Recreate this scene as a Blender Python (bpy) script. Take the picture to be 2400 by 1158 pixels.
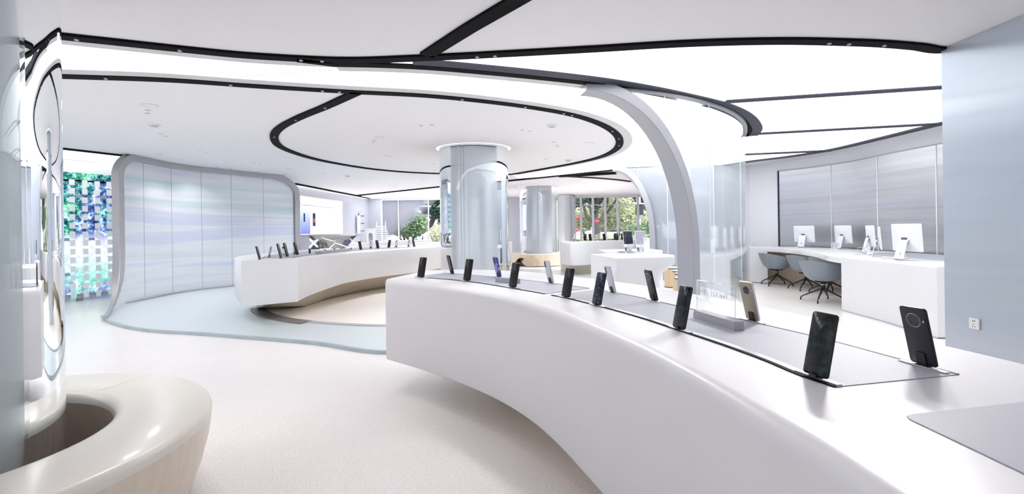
import bpy, math, random
from mathutils import Vector, Matrix
random.seed(7)
# ------------------------------------------------------------------ start from nothing
for o in list(bpy.data.objects):
    bpy.data.objects.remove(o, do_unlink=True)
SC = bpy.context.scene
COL = SC.collection

# ------------------------------------------------------------------ camera
EYE, FPX, YH, ROLL, HC = 1.30, 1150.0, 535.0, math.radians(0.8), 2.76
cam_d = bpy.data.cameras.new('camera')
cam = bpy.data.objects.new('camera', cam_d)
COL.objects.link(cam)
SC.camera = cam
cam_d.sensor_fit = 'HORIZONTAL'
cam_d.sensor_width = 36.0
cam_d.lens = 36.0 * FPX / 2400.0
cam_d.shift_y = (YH - 579.0) / 2400.0
cam_d.clip_start = 0.02
cam_d.clip_end = 300
RV = Vector((math.cos(ROLL), 0, -math.sin(ROLL)))
UV = Vector((math.sin(ROLL), 0, math.cos(ROLL)))
FV = Vector((0, 1, 0))
m3 = Matrix((RV, UV, -FV)).transposed()
cam.matrix_world = Matrix.Translation((0, 0, EYE)) @ m3.to_4x4()

# ------------------------------------------------------------------ world, sun, exposure
world = bpy.data.worlds.new('world')
SC.world = world
world.use_nodes = True
wb = world.node_tree.nodes['Background']
wb.inputs['Color'].default_value = (0.86, 0.92, 1.0, 1)
wb.inputs['Strength'].default_value = 1.15
sun_d = bpy.data.lights.new('sun', 'SUN')
sun_d.energy = 5.0
sun_d.angle = math.radians(6)
sun_d.color = (1.0, 0.97, 0.92)
sun = bpy.data.objects.new('sun', sun_d)
COL.objects.link(sun)
sun.location = (4, 30, 12)
sun.rotation_euler = (math.radians(28), math.radians(18), 0)
LUM = 3.25            # luminous ceiling strength
vs = SC.view_settings
vs.view_transform = 'Standard'
vs.look = 'None'
vs.gamma = 1.0
vs.use_curve_mapping = False
vs.exposure = 0.43
SC.cycles.max_bounces = 7
SC.cycles.diffuse_bounces = 4
SC.cycles.glossy_bounces = 3
SC.cycles.transmission_bounces = 2
SC.cycles.transparent_max_bounces = 10
SC.cycles.caustics_reflective = False
SC.cycles.caustics_refractive = False

# ------------------------------------------------------------------ geometry helpers
def ray(x, y):
    return FV + RV * ((x - 1200.0) / FPX) + UV * ((YH - y) / FPX)
def P(x, y, z):
    """world point of a photo pixel on the horizontal plane z"""
    r = ray(x, y)
    t = (z - EYE) / r.z
    return Vector((r.x * t, r.y * t, z))
def PD(x, y, d):
    """world point of a photo pixel at depth d"""
    r = ray(x, y)
    return Vector((r.x * d, d, EYE + r.z * d))
def XY(pts, z):
    return [P(x, y, z).to_2d() for x, y in pts]
V2 = lambda *a: Vector((a[0], a[1]))

def spline(pts, n=8, closed=False):
    pts = [Vector(p) for p in pts]
    out = []
    N = len(pts)
    segs = N if closed else N - 1
    for i in range(segs):
        if closed:
            p0, p1, p2, p3 = pts[(i - 1) % N], pts[i], pts[(i + 1) % N], pts[(i + 2) % N]
        else:
            p1, p2 = pts[i], pts[i + 1]
            p0 = pts[i - 1] if i > 0 else p1 * 2 - p2
            p3 = pts[i + 2] if i + 2 < N else p2 * 2 - p1
        # centripetal-like tangents
        d01 = max((p1 - p0).length, 1e-5); d12 = max((p2 - p1).length, 1e-5); d23 = max((p3 - p2).length, 1e-5)
        m1 = ((p1 - p0) / d01 * d12 + (p2 - p1) / d12 * d01) / (d01 + d12) * d12
        m2 = ((p2 - p1) / d12 * d23 + (p3 - p2) / d23 * d12) / (d12 + d23) * d12
        for k in range(n):
            t = k / n
            out.append(p1 * (2*t**3 - 3*t**2 + 1) + m1 * (t**3 - 2*t**2 + t) + p2 * (-2*t**3 + 3*t**2) + m2 * (t**3 - t**2))
    if not closed:
        out.append(pts[-1])
    return out
def cumlen(path):
    L = [0.0]
    for a, b in zip(path, path[1:]):
        L.append(L[-1] + (b - a).length)
    return L
def at_len(path, s, L=None):
    L = L or cumlen(path)
    s = min(max(s, 0), L[-1])
    for i in range(len(L) - 1):
        if s <= L[i + 1] + 1e-9:
            t = (s - L[i]) / max(L[i + 1] - L[i], 1e-9)
            return path[i].lerp(path[i + 1], t)
    return path[-1].copy()
def resample(path, n):
    L = cumlen(path)
    return [at_len(path, L[-1] * i / (n - 1), L) for i in range(n)]
def subpath(path, s0, s1, n):
    L = cumlen(path)
    return [at_len(path, s0 + (s1 - s0) * i / (n - 1), L) for i in range(n)]
def nrm2(path, closed=False):
    out = []
    N = len(path)
    for i in range(N):
        if closed:
            t = path[(i + 1) % N] - path[(i - 1) % N]
        else:
            t = path[min(i + 1, N - 1)] - path[max(i - 1, 0)]
        t = Vector((t.x, t.y))
        if t.length < 1e-9: t = Vector((1, 0))
        t.normalize()
        out.append(Vector((-t.y, t.x)))       # left normal
    return out
def offset(path, d, closed=False):
    return [p + n * d for p, n in zip(path, nrm2(path, closed))]
def nearest_s(path, q):
    L = cumlen(path)
    i = min(range(len(path)), key=lambda k: (path[k] - q).length)
    return L[i]

class MB:
    def __init__(s): s.v = []; s.f = []
    def add(s, vs_, fs):
        b = len(s.v)
        s.v += [tuple(v) for v in vs_]
        s.f += [tuple(i + b for i in f) for f in fs]
        return s
    def loft(s, rings, closed=True, caps=True):
        n = len(rings[0]); vs_ = [p for r in rings for p in r]; fs = []
        for i in range(len(rings) - 1):
            for j in range(n if closed else n - 1):
                k = (j + 1) % n
                fs.append((i*n + j, i*n + k, (i+1)*n + k, (i+1)*n + j))
        if caps and closed:
            fs.append(tuple(range(n))[::-1])
            fs.append(tuple((len(rings) - 1)*n + j for j in range(n)))
        return s.add(vs_, fs)
    def box(s, c, size, rz=0.0):
        hx, hy, hz = size[0]/2, size[1]/2, size[2]/2
        ca, sa = math.cos(rz), math.sin(rz)
        q = []
        for z in (-hz, hz):
            for x, y in ((-hx,-hy),(hx,-hy),(hx,hy),(-hx,hy)):
                q.append((c[0] + x*ca - y*sa, c[1] + x*sa + y*ca, c[2] + z))
        return s.add(q, [(3,2,1,0),(4,5,6,7),(0,1,5,4),(1,2,6,5),(2,3,7,6),(3,0,4,7)])
    def prism(s, poly, z0, z1):
        n = len(poly)
        q = [(p[0], p[1], z0) for p in poly] + [(p[0], p[1], z1) for p in poly]
        fs = [tuple(range(n))[::-1], tuple(range(n, 2*n))]
        fs += [(i, (i+1) % n, n + (i+1) % n, n + i) for i in range(n)]
        return s.add(q, fs)
    def ribbon(s, path, w0, w1, z0, z1, closed=False):
        """strip along a plan path between left offsets w0 and w1 and heights z0..z1"""
        a = offset(path, w0, closed); b = offset(path, w1, closed)
        rings = [[(p.x, p.y, z0), (q.x, q.y, z0), (q.x, q.y, z1), (p.x, p.y, z1)] for p, q in zip(a, b)]
        if closed: rings.append(rings[0])
        return s.loft(rings, True, not closed)
    def sweep(s, path, nrm, w, d, ws=None):
        """rectangle w (in surface) x d (along nrm) swept along a 3D path"""
        rings = []
        N = len(path)
        for i, p in enumerate(path):
            t = (path[min(i+1, N-1)] - path[max(i-1, 0)]).normalized()
            n = nrm[i] if isinstance(nrm, list) else nrm
            n = (n - t * n.dot(t)).normalized()
            b = t.cross(n)
            sc_ = ws[i] if ws else 1.0
            h, k = w/2*sc_, d/2*sc_
            c = min(h, k) * 0.10
            sec = [(-h, -k + c), (-h + c, -k), (h - c, -k), (h, -k + c), (h, k - c), (h - c, k), (-h + c, k), (-h, k - c)]
            rings.append([p + b*x + n*y for x, y in sec])
        return s.loft(rings)
    def tube(s, path, r, n=8):
        rings = []
        N = len(path)
        path = [Vector(p) for p in path]
        ref = Vector((0.31, 0.17, 0.93))
        for i, p in enumerate(path):
            t = (path[min(i+1, N-1)] - path[max(i-1, 0)]).normalized()
            if abs(t.dot(ref)) > 0.98: ref = Vector((1, 0.1, 0))
            a = (ref - t*ref.dot(t)).normalized(); b = t.cross(a)
            rr = r[i] if isinstance(r, (list, tuple)) else r
            rings.append([p + (a*math.cos(2*math.pi*j/n) + b*math.sin(2*math.pi*j/n))*rr for j in range(n)])
        return s.loft(rings)
    def lathe(s, prof, c=(0, 0, 0), n=48, a0=0.0, a1=2*math.pi):
        full = abs(a1 - a0 - 2*math.pi) < 1e-6
        m = n if full else n + 1
        rings = []
        for i in range(m):
            a = a0 + (a1 - a0)*i/n
            rings.append([(c[0] + r*math.cos(a), c[1] + r*math.sin(a), c[2] + z) for r, z in prof])
        if full: rings.append(rings[0])
        return s.loft(rings, False, False)
    def disc(s, c, r, z, n=24, up=True):
        q = [(c[0] + r*math.cos(2*math.pi*i/n), c[1] + r*math.sin(2*math.pi*i/n), z) for i in range(n)]
        return s.add(q, [tuple(range(n)) if up else tuple(range(n))[::-1]])
    def build(s, name, mat, parent=None, smooth=35, loc=None):
        me = bpy.data.meshes.new(name)
        me.from_pydata(s.v, [], s.f)
        me.update()
        me.materials.append(mat)
        if smooth:
            for p in me.polygons: p.use_smooth = True
            me.set_sharp_from_angle(angle=math.radians(smooth))
        o = bpy.data.objects.new(name, me)
        COL.objects.link(o)
        if parent is not None:
            o.parent = parent
            if loc == 'world':
                o.matrix_parent_inverse = root_matrix(parent).inverted()
        return o
def root_matrix(o):
    if o.parent is None: return o.matrix_basis.copy()
    return root_matrix(o.parent) @ o.matrix_parent_inverse @ o.matrix_basis

def tag(o, label=None, cat=None, group=None, kind=None):
    if label: o['label'] = label
    if cat: o['category'] = cat
    if group: o['group'] = group
    if kind: o['kind'] = kind
    return o
def thing(name, label, cat, loc=(0, 0, 0), rz=0.0, group=None, kind=None):
    o = bpy.data.objects.new(name, None)
    COL.objects.link(o)
    o.empty_display_size = 0.1
    o.location = loc
    o.rotation_euler = (0, 0, rz)
    return tag(o, label, cat, group, kind)
def part(name, mb, m, root, world=True, smooth=35):
    return mb.build(name, m, root, smooth, 'world' if world else None)
def copy_tree(o, parent=None):
    c = o.copy(); COL.objects.link(c); c.parent = parent
    for ch in list(o.children): copy_tree(ch, c)
    return c
def rrect(w, h, r, n=5):
    pts = []
    for cx, cy, a in ((w/2 - r, h/2 - r, 0), (-w/2 + r, h/2 - r, 90), (-w/2 + r, -h/2 + r, 180), (w/2 - r, -h/2 + r, 270)):
        for i in range(n + 1):
            t = math.radians(a + 90*i/n)
            pts.append((cx + r*math.cos(t), cy + r*math.sin(t)))
    return pts
def slab(mb, w, h, t, r, M=Matrix.Identity(4), b=0.001, n=5):
    """rounded plate in local XZ with thickness along Y, bevelled; lower edge at z=0"""
    rings = []
    for y, ins in ((-t/2, b), (-t/2 + b, 0), (t/2 - b, 0), (t/2, b)):
        pr = rrect(w - 2*ins, h - 2*ins, max(r - ins, 0.0005), n)
        rings.append([M @ Vector((x, y, z + h/2)) for x, z in pr])
    return mb.loft(rings)
def text_mesh(name, body, size, mat, parent, M, extrude=0.0004, align='CENTER'):
    cu = bpy.data.curves.new(name, 'FONT')
    cu.body = body; cu.size = size; cu.extrude = extrude; cu.align_x = align; cu.resolution_u = 3
    tmp = bpy.data.objects.new(name, cu)
    COL.objects.link(tmp)
    dg = bpy.context.evaluated_depsgraph_get()
    me = bpy.data.meshes.new_from_object(tmp.evaluated_get(dg))
    bpy.data.objects.remove(tmp, do_unlink=True)
    me.transform(M)
    me.materials.clear(); me.materials.append(mat)
    o = bpy.data.objects.new(name, me)
    COL.objects.link(o); o.parent = parent
    return o

# ------------------------------------------------------------------ materials
def new_mat(name):
    m = bpy.data.materials.new(name); m.use_nodes = True
    nt = m.node_tree
    return m, nt, nt.nodes['Principled BSDF'], nt.nodes['Material Output']
def pbr(name, col, rough=0.4, metal=0.0, spec=0.5, coat=0.0, aniso=0.0, emit=None, es=0.0, noise=0.0, nscale=(6, 6, 6), bump=0.0, bscale=60):
    m, nt, b, out = new_mat(name)
    b.inputs['Base Color'].default_value = (*col, 1)
    b.inputs['Roughness'].default_value = rough
    b.inputs['Metallic'].default_value = metal
    b.inputs['Specular IOR Level'].default_value = spec
    b.inputs['Coat Weight'].default_value = coat
    b.inputs['Coat Roughness'].default_value = 0.08
    if emit:
        b.inputs['Emission Color'].default_value = (*emit, 1)
        b.inputs['Emission Strength'].default_value = es
    if aniso:
        b.inputs['Anisotropic'].default_value = aniso
        t = nt.nodes.new('ShaderNodeTangent'); t.direction_type = 'RADIAL'; t.axis = 'Z'
        nt.links.new(t.outputs[0], b.inputs['Tangent'])
    if noise or bump:
        tc = nt.nodes.new('ShaderNodeTexCoord')
        mp = nt.nodes.new('ShaderNodeMapping'); mp.inputs['Scale'].default_value = nscale
        nt.links.new(tc.outputs['Object'], mp.inputs[0])
        nz = nt.nodes.new('ShaderNodeTexNoise'); nz.inputs['Scale'].default_value = 1.0; nz.inputs['Detail'].default_value = 5
        nt.links.new(mp.outputs[0], nz.inputs['Vector'])
        if noise:
            rp = nt.nodes.new('ShaderNodeValToRGB')
            rp.color_ramp.elements[0].position = 0.3; rp.color_ramp.elements[1].position = 0.7
            rp.color_ramp.elements[0].color = (*[c*(1 - noise) for c in col], 1)
            rp.color_ramp.elements[1].color = (*[min(1, c*(1 + noise)) for c in col], 1)
            nt.links.new(nz.outputs['Fac'], rp.inputs[0]); nt.links.new(rp.outputs[0], b.inputs['Base Color'])
        if bump:
            n2 = nt.nodes.new('ShaderNodeTexNoise'); n2.inputs['Scale'].default_value = bscale; n2.inputs['Detail'].default_value = 3
            nt.links.new(tc.outputs['Object'], n2.inputs['Vector'])
            bp = nt.nodes.new('ShaderNodeBump'); bp.inputs['Strength'].default_value = bump; bp.inputs['Distance'].default_value = 0.002
            nt.links.new(n2.outputs['Fac'], bp.inputs['Height']); nt.links.new(bp.outputs[0], b.inputs['Normal'])
    return m
def emis(name, col, s):
    m, nt, b, out = new_mat(name)
    nt.nodes.remove(b)
    e = nt.nodes.new('ShaderNodeEmission'); e.inputs[0].default_value = (*col, 1); e.inputs[1].default_value = s
    nt.links.new(e.outputs[0], out.inputs[0])
    return m
def thin_glass(name, tint=(0.95, 0.98, 0.985), rough=0.02, ior=1.45, body=0.0, bodycol=(0.8, 0.86, 0.9), refl=1.0):
    """single-sheet glass: see-through, with a Fresnel reflection and optional milky body"""
    m, nt, b, out = new_mat(name)
    nt.nodes.remove(b)
    tr = nt.nodes.new('ShaderNodeBsdfTransparent'); tr.inputs[0].default_value = (*tint, 1)
    gl = nt.nodes.new('ShaderNodeBsdfGlossy'); gl.inputs['Roughness'].default_value = rough
    gl.inputs['Color'].default_value = (0.95, 0.98, 1, 1)
    fr = nt.nodes.new('ShaderNodeFresnel'); fr.inputs[0].default_value = ior
    mx = nt.nodes.new('ShaderNodeMixShader')
    last = tr.outputs[0]
    if body:
        df = nt.nodes.new('ShaderNodeBsdfDiffuse'); df.inputs[0].default_value = (*bodycol, 1)
        tl = nt.nodes.new('ShaderNodeBsdfTranslucent'); tl.inputs[0].default_value = (*bodycol, 1)
        a = nt.nodes.new('ShaderNodeMixShader'); a.inputs[0].default_value = 0.5
        nt.links.new(df.outputs[0], a.inputs[1]); nt.links.new(tl.outputs[0], a.inputs[2])
        m2 = nt.nodes.new('ShaderNodeMixShader'); m2.inputs[0].default_value = body
        nt.links.new(tr.outputs[0], m2.inputs[1]); nt.links.new(a.outputs[0], m2.inputs[2])
        last = m2.outputs[0]
    fm = nt.nodes.new('ShaderNodeMath'); fm.operation = 'MULTIPLY'; fm.inputs[1].default_value = refl
    nt.links.new(fr.outputs[0], fm.inputs[0])
    nt.links.new(fm.outputs[0], mx.inputs[0]); nt.links.new(last, mx.inputs[1]); nt.links.new(gl.outputs[0], mx.inputs[2])
    nt.links.new(mx.outputs[0], out.inputs[0])
    return m
def ramp(nt, stops, interp='LINEAR'):
    r = nt.nodes.new('ShaderNodeValToRGB'); cr = r.color_ramp; cr.interpolation = interp
    while len(cr.elements) < len(stops): cr.elements.new(0.5)
    for e, (p, c) in zip(cr.elements, stops):
        e.position = p; e.color = (*c, 1)
    return r

M = {}
M['plaster'] = pbr('ceiling_plaster', (0.94, 0.925, 0.945), 0.65, spec=0.25)
M['trimwhite'] = pbr('white_trim', (0.74, 0.73, 0.75), 0.5)
M['corian'] = pbr('white_solid_surface', (0.76, 0.75, 0.775), 0.4, coat=0.05, noise=0.008, nscale=(3, 3, 3))
M['wallwhite'] = pbr('white_glossy_wall_panel', (0.86, 0.865, 0.90), 0.35, coat=0.15)
M['wallgrey'] = pbr('pale_grey_wall', (0.46, 0.47, 0.54), 0.35, noise=0.01)
M['black'] = pbr('black_track', (0.004, 0.004, 0.005), 0.7, spec=0.08)
M['slate'] = pbr('slate_side', (0.055, 0.06, 0.085), 0.5, spec=0.2)
M['lum2'] = emis('luminous_membrane_wide', (0.97, 0.985, 1.0), 1.75)
M['lum'] = emis('luminous_membrane', (0.97, 0.985, 1.0), LUM)
M['seam'] = pbr('membrane_seam', (0.35, 0.35, 0.37), 0.6)
M['steel'] = pbr('satin_steel', (0.46, 0.455, 0.475), 0.42, metal=0.75, noise=0.02, nscale=(2, 2, 12))
M['steel_light'] = pbr('light_steel', (0.68, 0.68, 0.72), 0.35, metal=0.8)
M['inlay'] = pbr('grey_inlay', (0.47, 0.48, 0.54), 0.55, spec=0.15, coat=0.0, noise=0.006)
M['alu'] = pbr('anodised_block', (0.42, 0.41, 0.45), 0.45, metal=0.2)
M['glow'] = emis('cove_glow', (0.97, 0.99, 1.0), 0.8)
M['clear'] = thin_glass('clear_glass', (0.96, 0.985, 0.985))
M['tubeglass'] = thin_glass('column_glass', (0.975, 0.985, 0.99), 0.015, 1.4)
M['wallglass'] = thin_glass('partition_glass', (0.94, 0.965, 0.975), 0.08, 1.3, body=0.06, bodycol=(0.70, 0.79, 0.85), refl=0.45)
M['farglass'] = thin_glass('frosted_glass', (0.9, 0.92, 0.96), 0.1, 1.45, body=0.82, bodycol=(0.58, 0.63, 0.72))
M['acrylic'] = thin_glass('acrylic_sheet', (0.985, 0.995, 0.995), 0.02, 1.15)
M['acrylic_edge'] = pbr('acrylic_edge', (0.78, 0.90, 0.92), 0.15, coat=0.5)
M['seamdark'] = pbr('panel_joint', (0.42, 0.45, 0.50), 0.5)
M['seamlight'] = pbr('light_joint', (0.86, 0.9, 0.94), 0.3)
M['whiteprint'] = pbr('white_print', (0.9, 0.9, 0.92), 0.5)
M['phoneblack'] = pbr('black_phone_body', (0.006, 0.006, 0.008), 0.3, spec=0.3, coat=0.1)
M['phonedark'] = pbr('graphite_phone_back', (0.022, 0.023, 0.029), 0.38, spec=0.3, coat=0.1)
M['phonesilver'] = pbr('silver_phone_back', (0.62, 0.63, 0.68), 0.3, metal=0.4)
M['phonegold'] = pbr('champagne_phone_back', (0.36, 0.32, 0.23), 0.3, metal=0.5)
M['phoneblue'] = pbr('blue_phone_back', (0.05, 0.05, 0.42), 0.25, coat=0.5)
M['screenoff'] = pbr('dark_screen', (0.022, 0.018, 0.020), 0.18, spec=0.22)
M['lens'] = pbr('lens_glass', (0.004, 0.004, 0.006), 0.05, coat=1.0)
M['chrome'] = pbr('chrome', (0.8, 0.8, 0.82), 0.15, metal=1.0)
M['clip'] = pbr('black_clip', (0.008, 0.008, 0.009), 0.4)
M['shell'] = pbr('grey_chair_shell', (0.25, 0.285, 0.325), 0.45)
M['legblack'] = pbr('black_powder_coat', (0.012, 0.011, 0.012), 0.45)
M['imac'] = pbr('white_aluminium', (0.82, 0.83, 0.86), 0.3, metal=0.1)
M['mulwhite'] = pbr('white_mullion', (0.75, 0.73, 0.78), 0.4)
M['greydesk'] = pbr('grey_desk_mat', (0.40, 0.43, 0.50), 0.45)
M['dotgrey'] = pbr('fixture_grey', (0.12, 0.12, 0.13), 0.5)
M['dotwhite'] = pbr('fixture_white', (0.82, 0.82, 0.83), 0.4)
M['lamp'] = emis('spot_lens', (1, 1, 1), 3.0)

def wood_mat(name, c1, c2, rough=0.4, sc=(4, 4, 60)):
    m, nt, b, out = new_mat(name)
    tc = nt.nodes.new('ShaderNodeTexCoord'); mp = nt.nodes.new('ShaderNodeMapping')
    mp.inputs['Scale'].default_value = sc
    nz = nt.nodes.new('ShaderNodeTexNoise'); nz.inputs['Scale'].default_value = 1.0; nz.inputs['Detail'].default_value = 6
    r = ramp(nt, [(0.32, c1), (0.68, c2)])
    nt.links.new(tc.outputs['Object'], mp.inputs[0]); nt.links.new(mp.outputs[0], nz.inputs['Vector'])
    nt.links.new(nz.outputs['Fac'], r.inputs[0]); nt.links.new(r.outputs[0], b.inputs['Base Color'])
    b.inputs['Roughness'].default_value = rough; b.inputs['Coat Weight'].default_value = 0.15
    return m
M['cream'] = wood_mat('cream_veneer', (0.70, 0.61, 0.50), (0.76, 0.68, 0.57), 0.3, (26, 26, 1.2))
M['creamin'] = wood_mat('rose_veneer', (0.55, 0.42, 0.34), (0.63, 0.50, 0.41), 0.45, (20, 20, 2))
M['plinth'] = wood_mat('beige_plinth', (0.62, 0.53, 0.42), (0.70, 0.61, 0.50), 0.35, (14, 14, 3))
M['birch'] = wood_mat('birch_veneer', (0.72, 0.58, 0.43), (0.80, 0.67, 0.52), 0.4, (30, 30, 1.5))
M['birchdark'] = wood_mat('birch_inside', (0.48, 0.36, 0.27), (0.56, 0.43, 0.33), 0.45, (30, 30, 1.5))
M['oak'] = wood_mat('oak_stool', (0.58, 0.43, 0.27), (0.68, 0.52, 0.34), 0.4, (40, 40, 2))

def floor_mat(name, c1, c2, speck, rough, dens=0.62):
    m, nt, b, out = new_mat(name)
    tc = nt.nodes.new('ShaderNodeTexCoord')
    n1 = nt.nodes.new('ShaderNodeTexNoise'); n1.inputs['Scale'].default_value = 1.3; n1.inputs['Detail'].default_value = 3
    n2 = nt.nodes.new('ShaderNodeTexNoise'); n2.inputs['Scale'].default_value = 210; n2.inputs['Detail'].default_value = 1
    r1 = ramp(nt, [(0.3, c1), (0.7, c2)]); r2 = ramp(nt, [(dens, (0, 0, 0)), (dens + 0.06, (1, 1, 1))])
    mx = nt.nodes.new('ShaderNodeMixRGB'); mx.inputs[2].default_value = (*speck, 1)
    for n in (n1, n2): nt.links.new(tc.outputs['Object'], n.inputs['Vector'])
    nt.links.new(n1.outputs['Fac'], r1.inputs[0]); nt.links.new(n2.outputs['Fac'], r2.inputs[0])
    nt.links.new(r2.outputs[0], mx.inputs[0]); nt.links.new(r1.outputs[0], mx.inputs[1])
    nt.links.new(mx.outputs[0], b.inputs['Base Color'])
    b.inputs['Roughness'].default_value = rough; b.inputs['Coat Weight'].default_value = 0.1
    return m
M['terrazzo'] = floor_mat('terrazzo', (0.86, 0.815, 0.80), (0.89, 0.85, 0.835), (0.42, 0.37, 0.34), 0.3, 0.60)
M['beigefloor'] = floor_mat('beige_terrazzo', (0.85, 0.785, 0.725), (0.88, 0.83, 0.775), (0.50, 0.42, 0.36), 0.35)
M['bluefloor'] = pbr('frosted_glass_floor', (0.58, 0.645, 0.67), 0.28, coat=0.2, noise=0.02, nscale=(0.5, 0.5, 1))
M['edgeglass'] = pbr('glass_step_edge', (0.40, 0.46, 0.50), 0.35, coat=0.2, noise=0.1, nscale=(5, 5, 1))
M['darktrim'] = pbr('dark_floor_trim', (0.16, 0.145, 0.14), 0.45, noise=0.1, nscale=(60, 60, 1))
M['greytrim'] = pbr('grey_floor_trim', (0.42, 0.41, 0.43), 0.45)

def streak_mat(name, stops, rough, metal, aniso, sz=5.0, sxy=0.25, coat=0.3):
    """satin finish with horizontal graining; level colour streaks, painted reflections on the partition glass"""
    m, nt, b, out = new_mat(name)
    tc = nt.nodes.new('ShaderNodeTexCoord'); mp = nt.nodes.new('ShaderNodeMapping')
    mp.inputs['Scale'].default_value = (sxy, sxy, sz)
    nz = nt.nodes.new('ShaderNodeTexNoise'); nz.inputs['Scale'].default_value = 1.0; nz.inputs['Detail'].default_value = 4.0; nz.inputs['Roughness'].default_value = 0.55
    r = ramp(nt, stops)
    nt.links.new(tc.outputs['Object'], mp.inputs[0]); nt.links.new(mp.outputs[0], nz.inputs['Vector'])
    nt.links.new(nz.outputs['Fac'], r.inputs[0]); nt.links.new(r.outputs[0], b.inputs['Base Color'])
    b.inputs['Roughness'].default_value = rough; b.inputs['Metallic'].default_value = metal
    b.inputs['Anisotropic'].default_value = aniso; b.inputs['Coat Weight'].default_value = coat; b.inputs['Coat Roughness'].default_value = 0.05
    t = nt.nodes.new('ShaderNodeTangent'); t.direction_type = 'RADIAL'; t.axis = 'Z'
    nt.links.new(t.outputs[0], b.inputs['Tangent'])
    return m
M['film'] = streak_mat('painted_reflection_glass', [(0.30, (0.60, 0.75, 0.77)), (0.42, (0.76, 0.82, 0.86)), (0.52, (0.87, 0.88, 0.93)), (0.62, (0.70, 0.75, 0.90)), (0.74, (0.84, 0.88, 0.91))], 0.42, 0.15, 0.9, 3.2, 0.12)  # tinted streaks stand for blurred reflections, painted into the partition panels' colour
M['brushed'] = streak_mat('brushed_silver', [(0.3, (0.52, 0.52, 0.56)), (0.5, (0.64, 0.635, 0.66)), (0.7, (0.56, 0.57, 0.65))], 0.38, 0.75, 0.92, 7.0, 0.15, 0.08)
M['bluewall'] = streak_mat('pale_blue_panel', [(0.35, (0.50, 0.56, 0.64)), (0.65, (0.60, 0.65, 0.72))], 0.36, 0.45, 0.8, 2.5, 0.15)
M['milky'] = pbr('milky_core', (0.66, 0.71, 0.74), 0.45, metal=0.15)
M['silver'] = pbr('silver_core', (0.62, 0.64, 0.675), 0.30, metal=0.6, noise=0.01)

# ================================================================== THE SETTING
def struct(name, mb, m, parent=None, smooth=35, label=None):
    o = mb.build(name, m, parent, smooth, 'world' if parent is not None else None)
    if parent is None:
        o['kind'] = 'structure'
        if label: o['label'] = label
    return o
BACKY = 22.8
# ---- floor
flo = struct('floor', MB().box((0, 8.0, -0.1), (27, 30, 0.2)), M['terrazzo'], label='pale speckled terrazzo floor')
# blue frosted glass step that the glass partition grows out of
step_out = spline(XY([(240, 744), (262, 759), (300, 770), (350, 778), (470, 786), (565, 793.5), (740, 808), (905, 830)], 0)
                  + [V2(0.2, 5.9), V2(1.9, 7.2), V2(2.9, 9.6), V2(2.7, 12.6), V2(1.5, 14.6), V2(-1.0, 15.2), V2(-3.6, 14.6)], 8)
step_poly = step_out + [V2(-6.2, 14.3), V2(-6.75, 12.5), V2(-7.0, 10.8), V2(-6.95, 9.4), V2(-6.85, 8.6)]
struct('trim_1', MB().prism(step_poly, 0.0005, 0.035), M['bluefloor'], label='pale blue frosted glass floor step')
fl_e = step_out[:58]
struct('trim_2', MB().ribbon(fl_e, -0.02, 0.015, 0.001, 0.040), M['edgeglass'], label='teal glass edge of the floor step')
# beige inner floor disc with dark border
disc_path = spline(XY([(622, 726), (640, 741), (700, 755), (800, 764), (905, 768)], 0)
                   + [V2(0.2, 7.1), V2(1.3, 8.3), V2(1.8, 10.2), V2(1.5, 12.2), V2(0.2, 13.5), V2(-1.7, 13.6), V2(-3.3, 12.4), V2(-4.25, 10.4)], 8, True)
struct('trim_3', MB().prism(disc_path, 0.0355, 0.044), M['beigefloor'], label='round beige terrazzo floor inside the display ring')
L = cumlen(disc_path)
i0 = 0; i1 = 20
struct('trim_4', MB().ribbon(disc_path[:i1], -0.22, 0.0, 0.036, 0.047), M['darktrim'], label='dark curved border strip on the floor by the left counter')
struct('trim_5', MB().ribbon(disc_path[i1 - 1:] + [disc_path[0]], -0.10, 0.0, 0.036, 0.046), M['greytrim'], label='thin grey border strip around the beige floor')

# ---- ceiling
struct('ceiling', MB().box((0, 8.0, HC + 0.1), (27, 30.4, 0.2)), M['plaster'], label='white plaster ceiling')
zc = HC
def CX(pts): return XY(pts, HC)
A = spline([V2(-8.2, 1.6), V2(-5.6, 2.55)] + CX([(150, 82), (280, 96), (420, 111), (560, 125), (680, 133), (800, 138), (1000, 132), (1200, 122), (1400, 111), (1600, 99), (1750, 94), (1860, 93), (1960, 95), (2080, 100), (2150, 106), (2222, 114)]) + [V2(3.9, 4.02)], 6)
B = spline(CX([(780, 142), (900, 145), (1000, 150), (1150, 163), (1280, 176), (1400, 190), (1500, 206), (1600, 226), (1690, 248), (1735, 268), (1757, 288), (1763, 303), (1754, 317)]), 6)
D1 = spline([V2(-9.5, 3.6), V2(-6.8, 4.05)] + CX([(150, 175), (400, 184), (600, 198), (830, 212), (1000, 221), (1150, 236), (1260, 251), (1340, 266), (1400, 285), (1440, 308), (1452, 327), (1444, 348), (1410, 366), (1350, 381), (1280, 394), (1200, 408)]), 6)
E1 = spline(CX([(838, 213), (760, 249), (700, 274), (655, 299), (644, 312), (643, 324), (655, 341), (690, 357), (740, 372), (800, 384), (880, 396), (960, 403), (1030, 406), (1110, 408), (1200, 408)]), 6)
Cs = CX([(1330, -75), (1200, 3), (1100, 62), (1000, 126)])
Fl = CX([(832, 458), (1030, 437), (1187, 423), (1310, 410.5), (1440, 397), (1566, 371)])
def lum_panel(name, poly, label, m='lum'):
    o = MB().prism(poly, HC - 0.006, HC - 0.0005).build(name, M[m])
    return tag(o, label, 'ceiling light', 'luminous ceiling panels')
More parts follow.
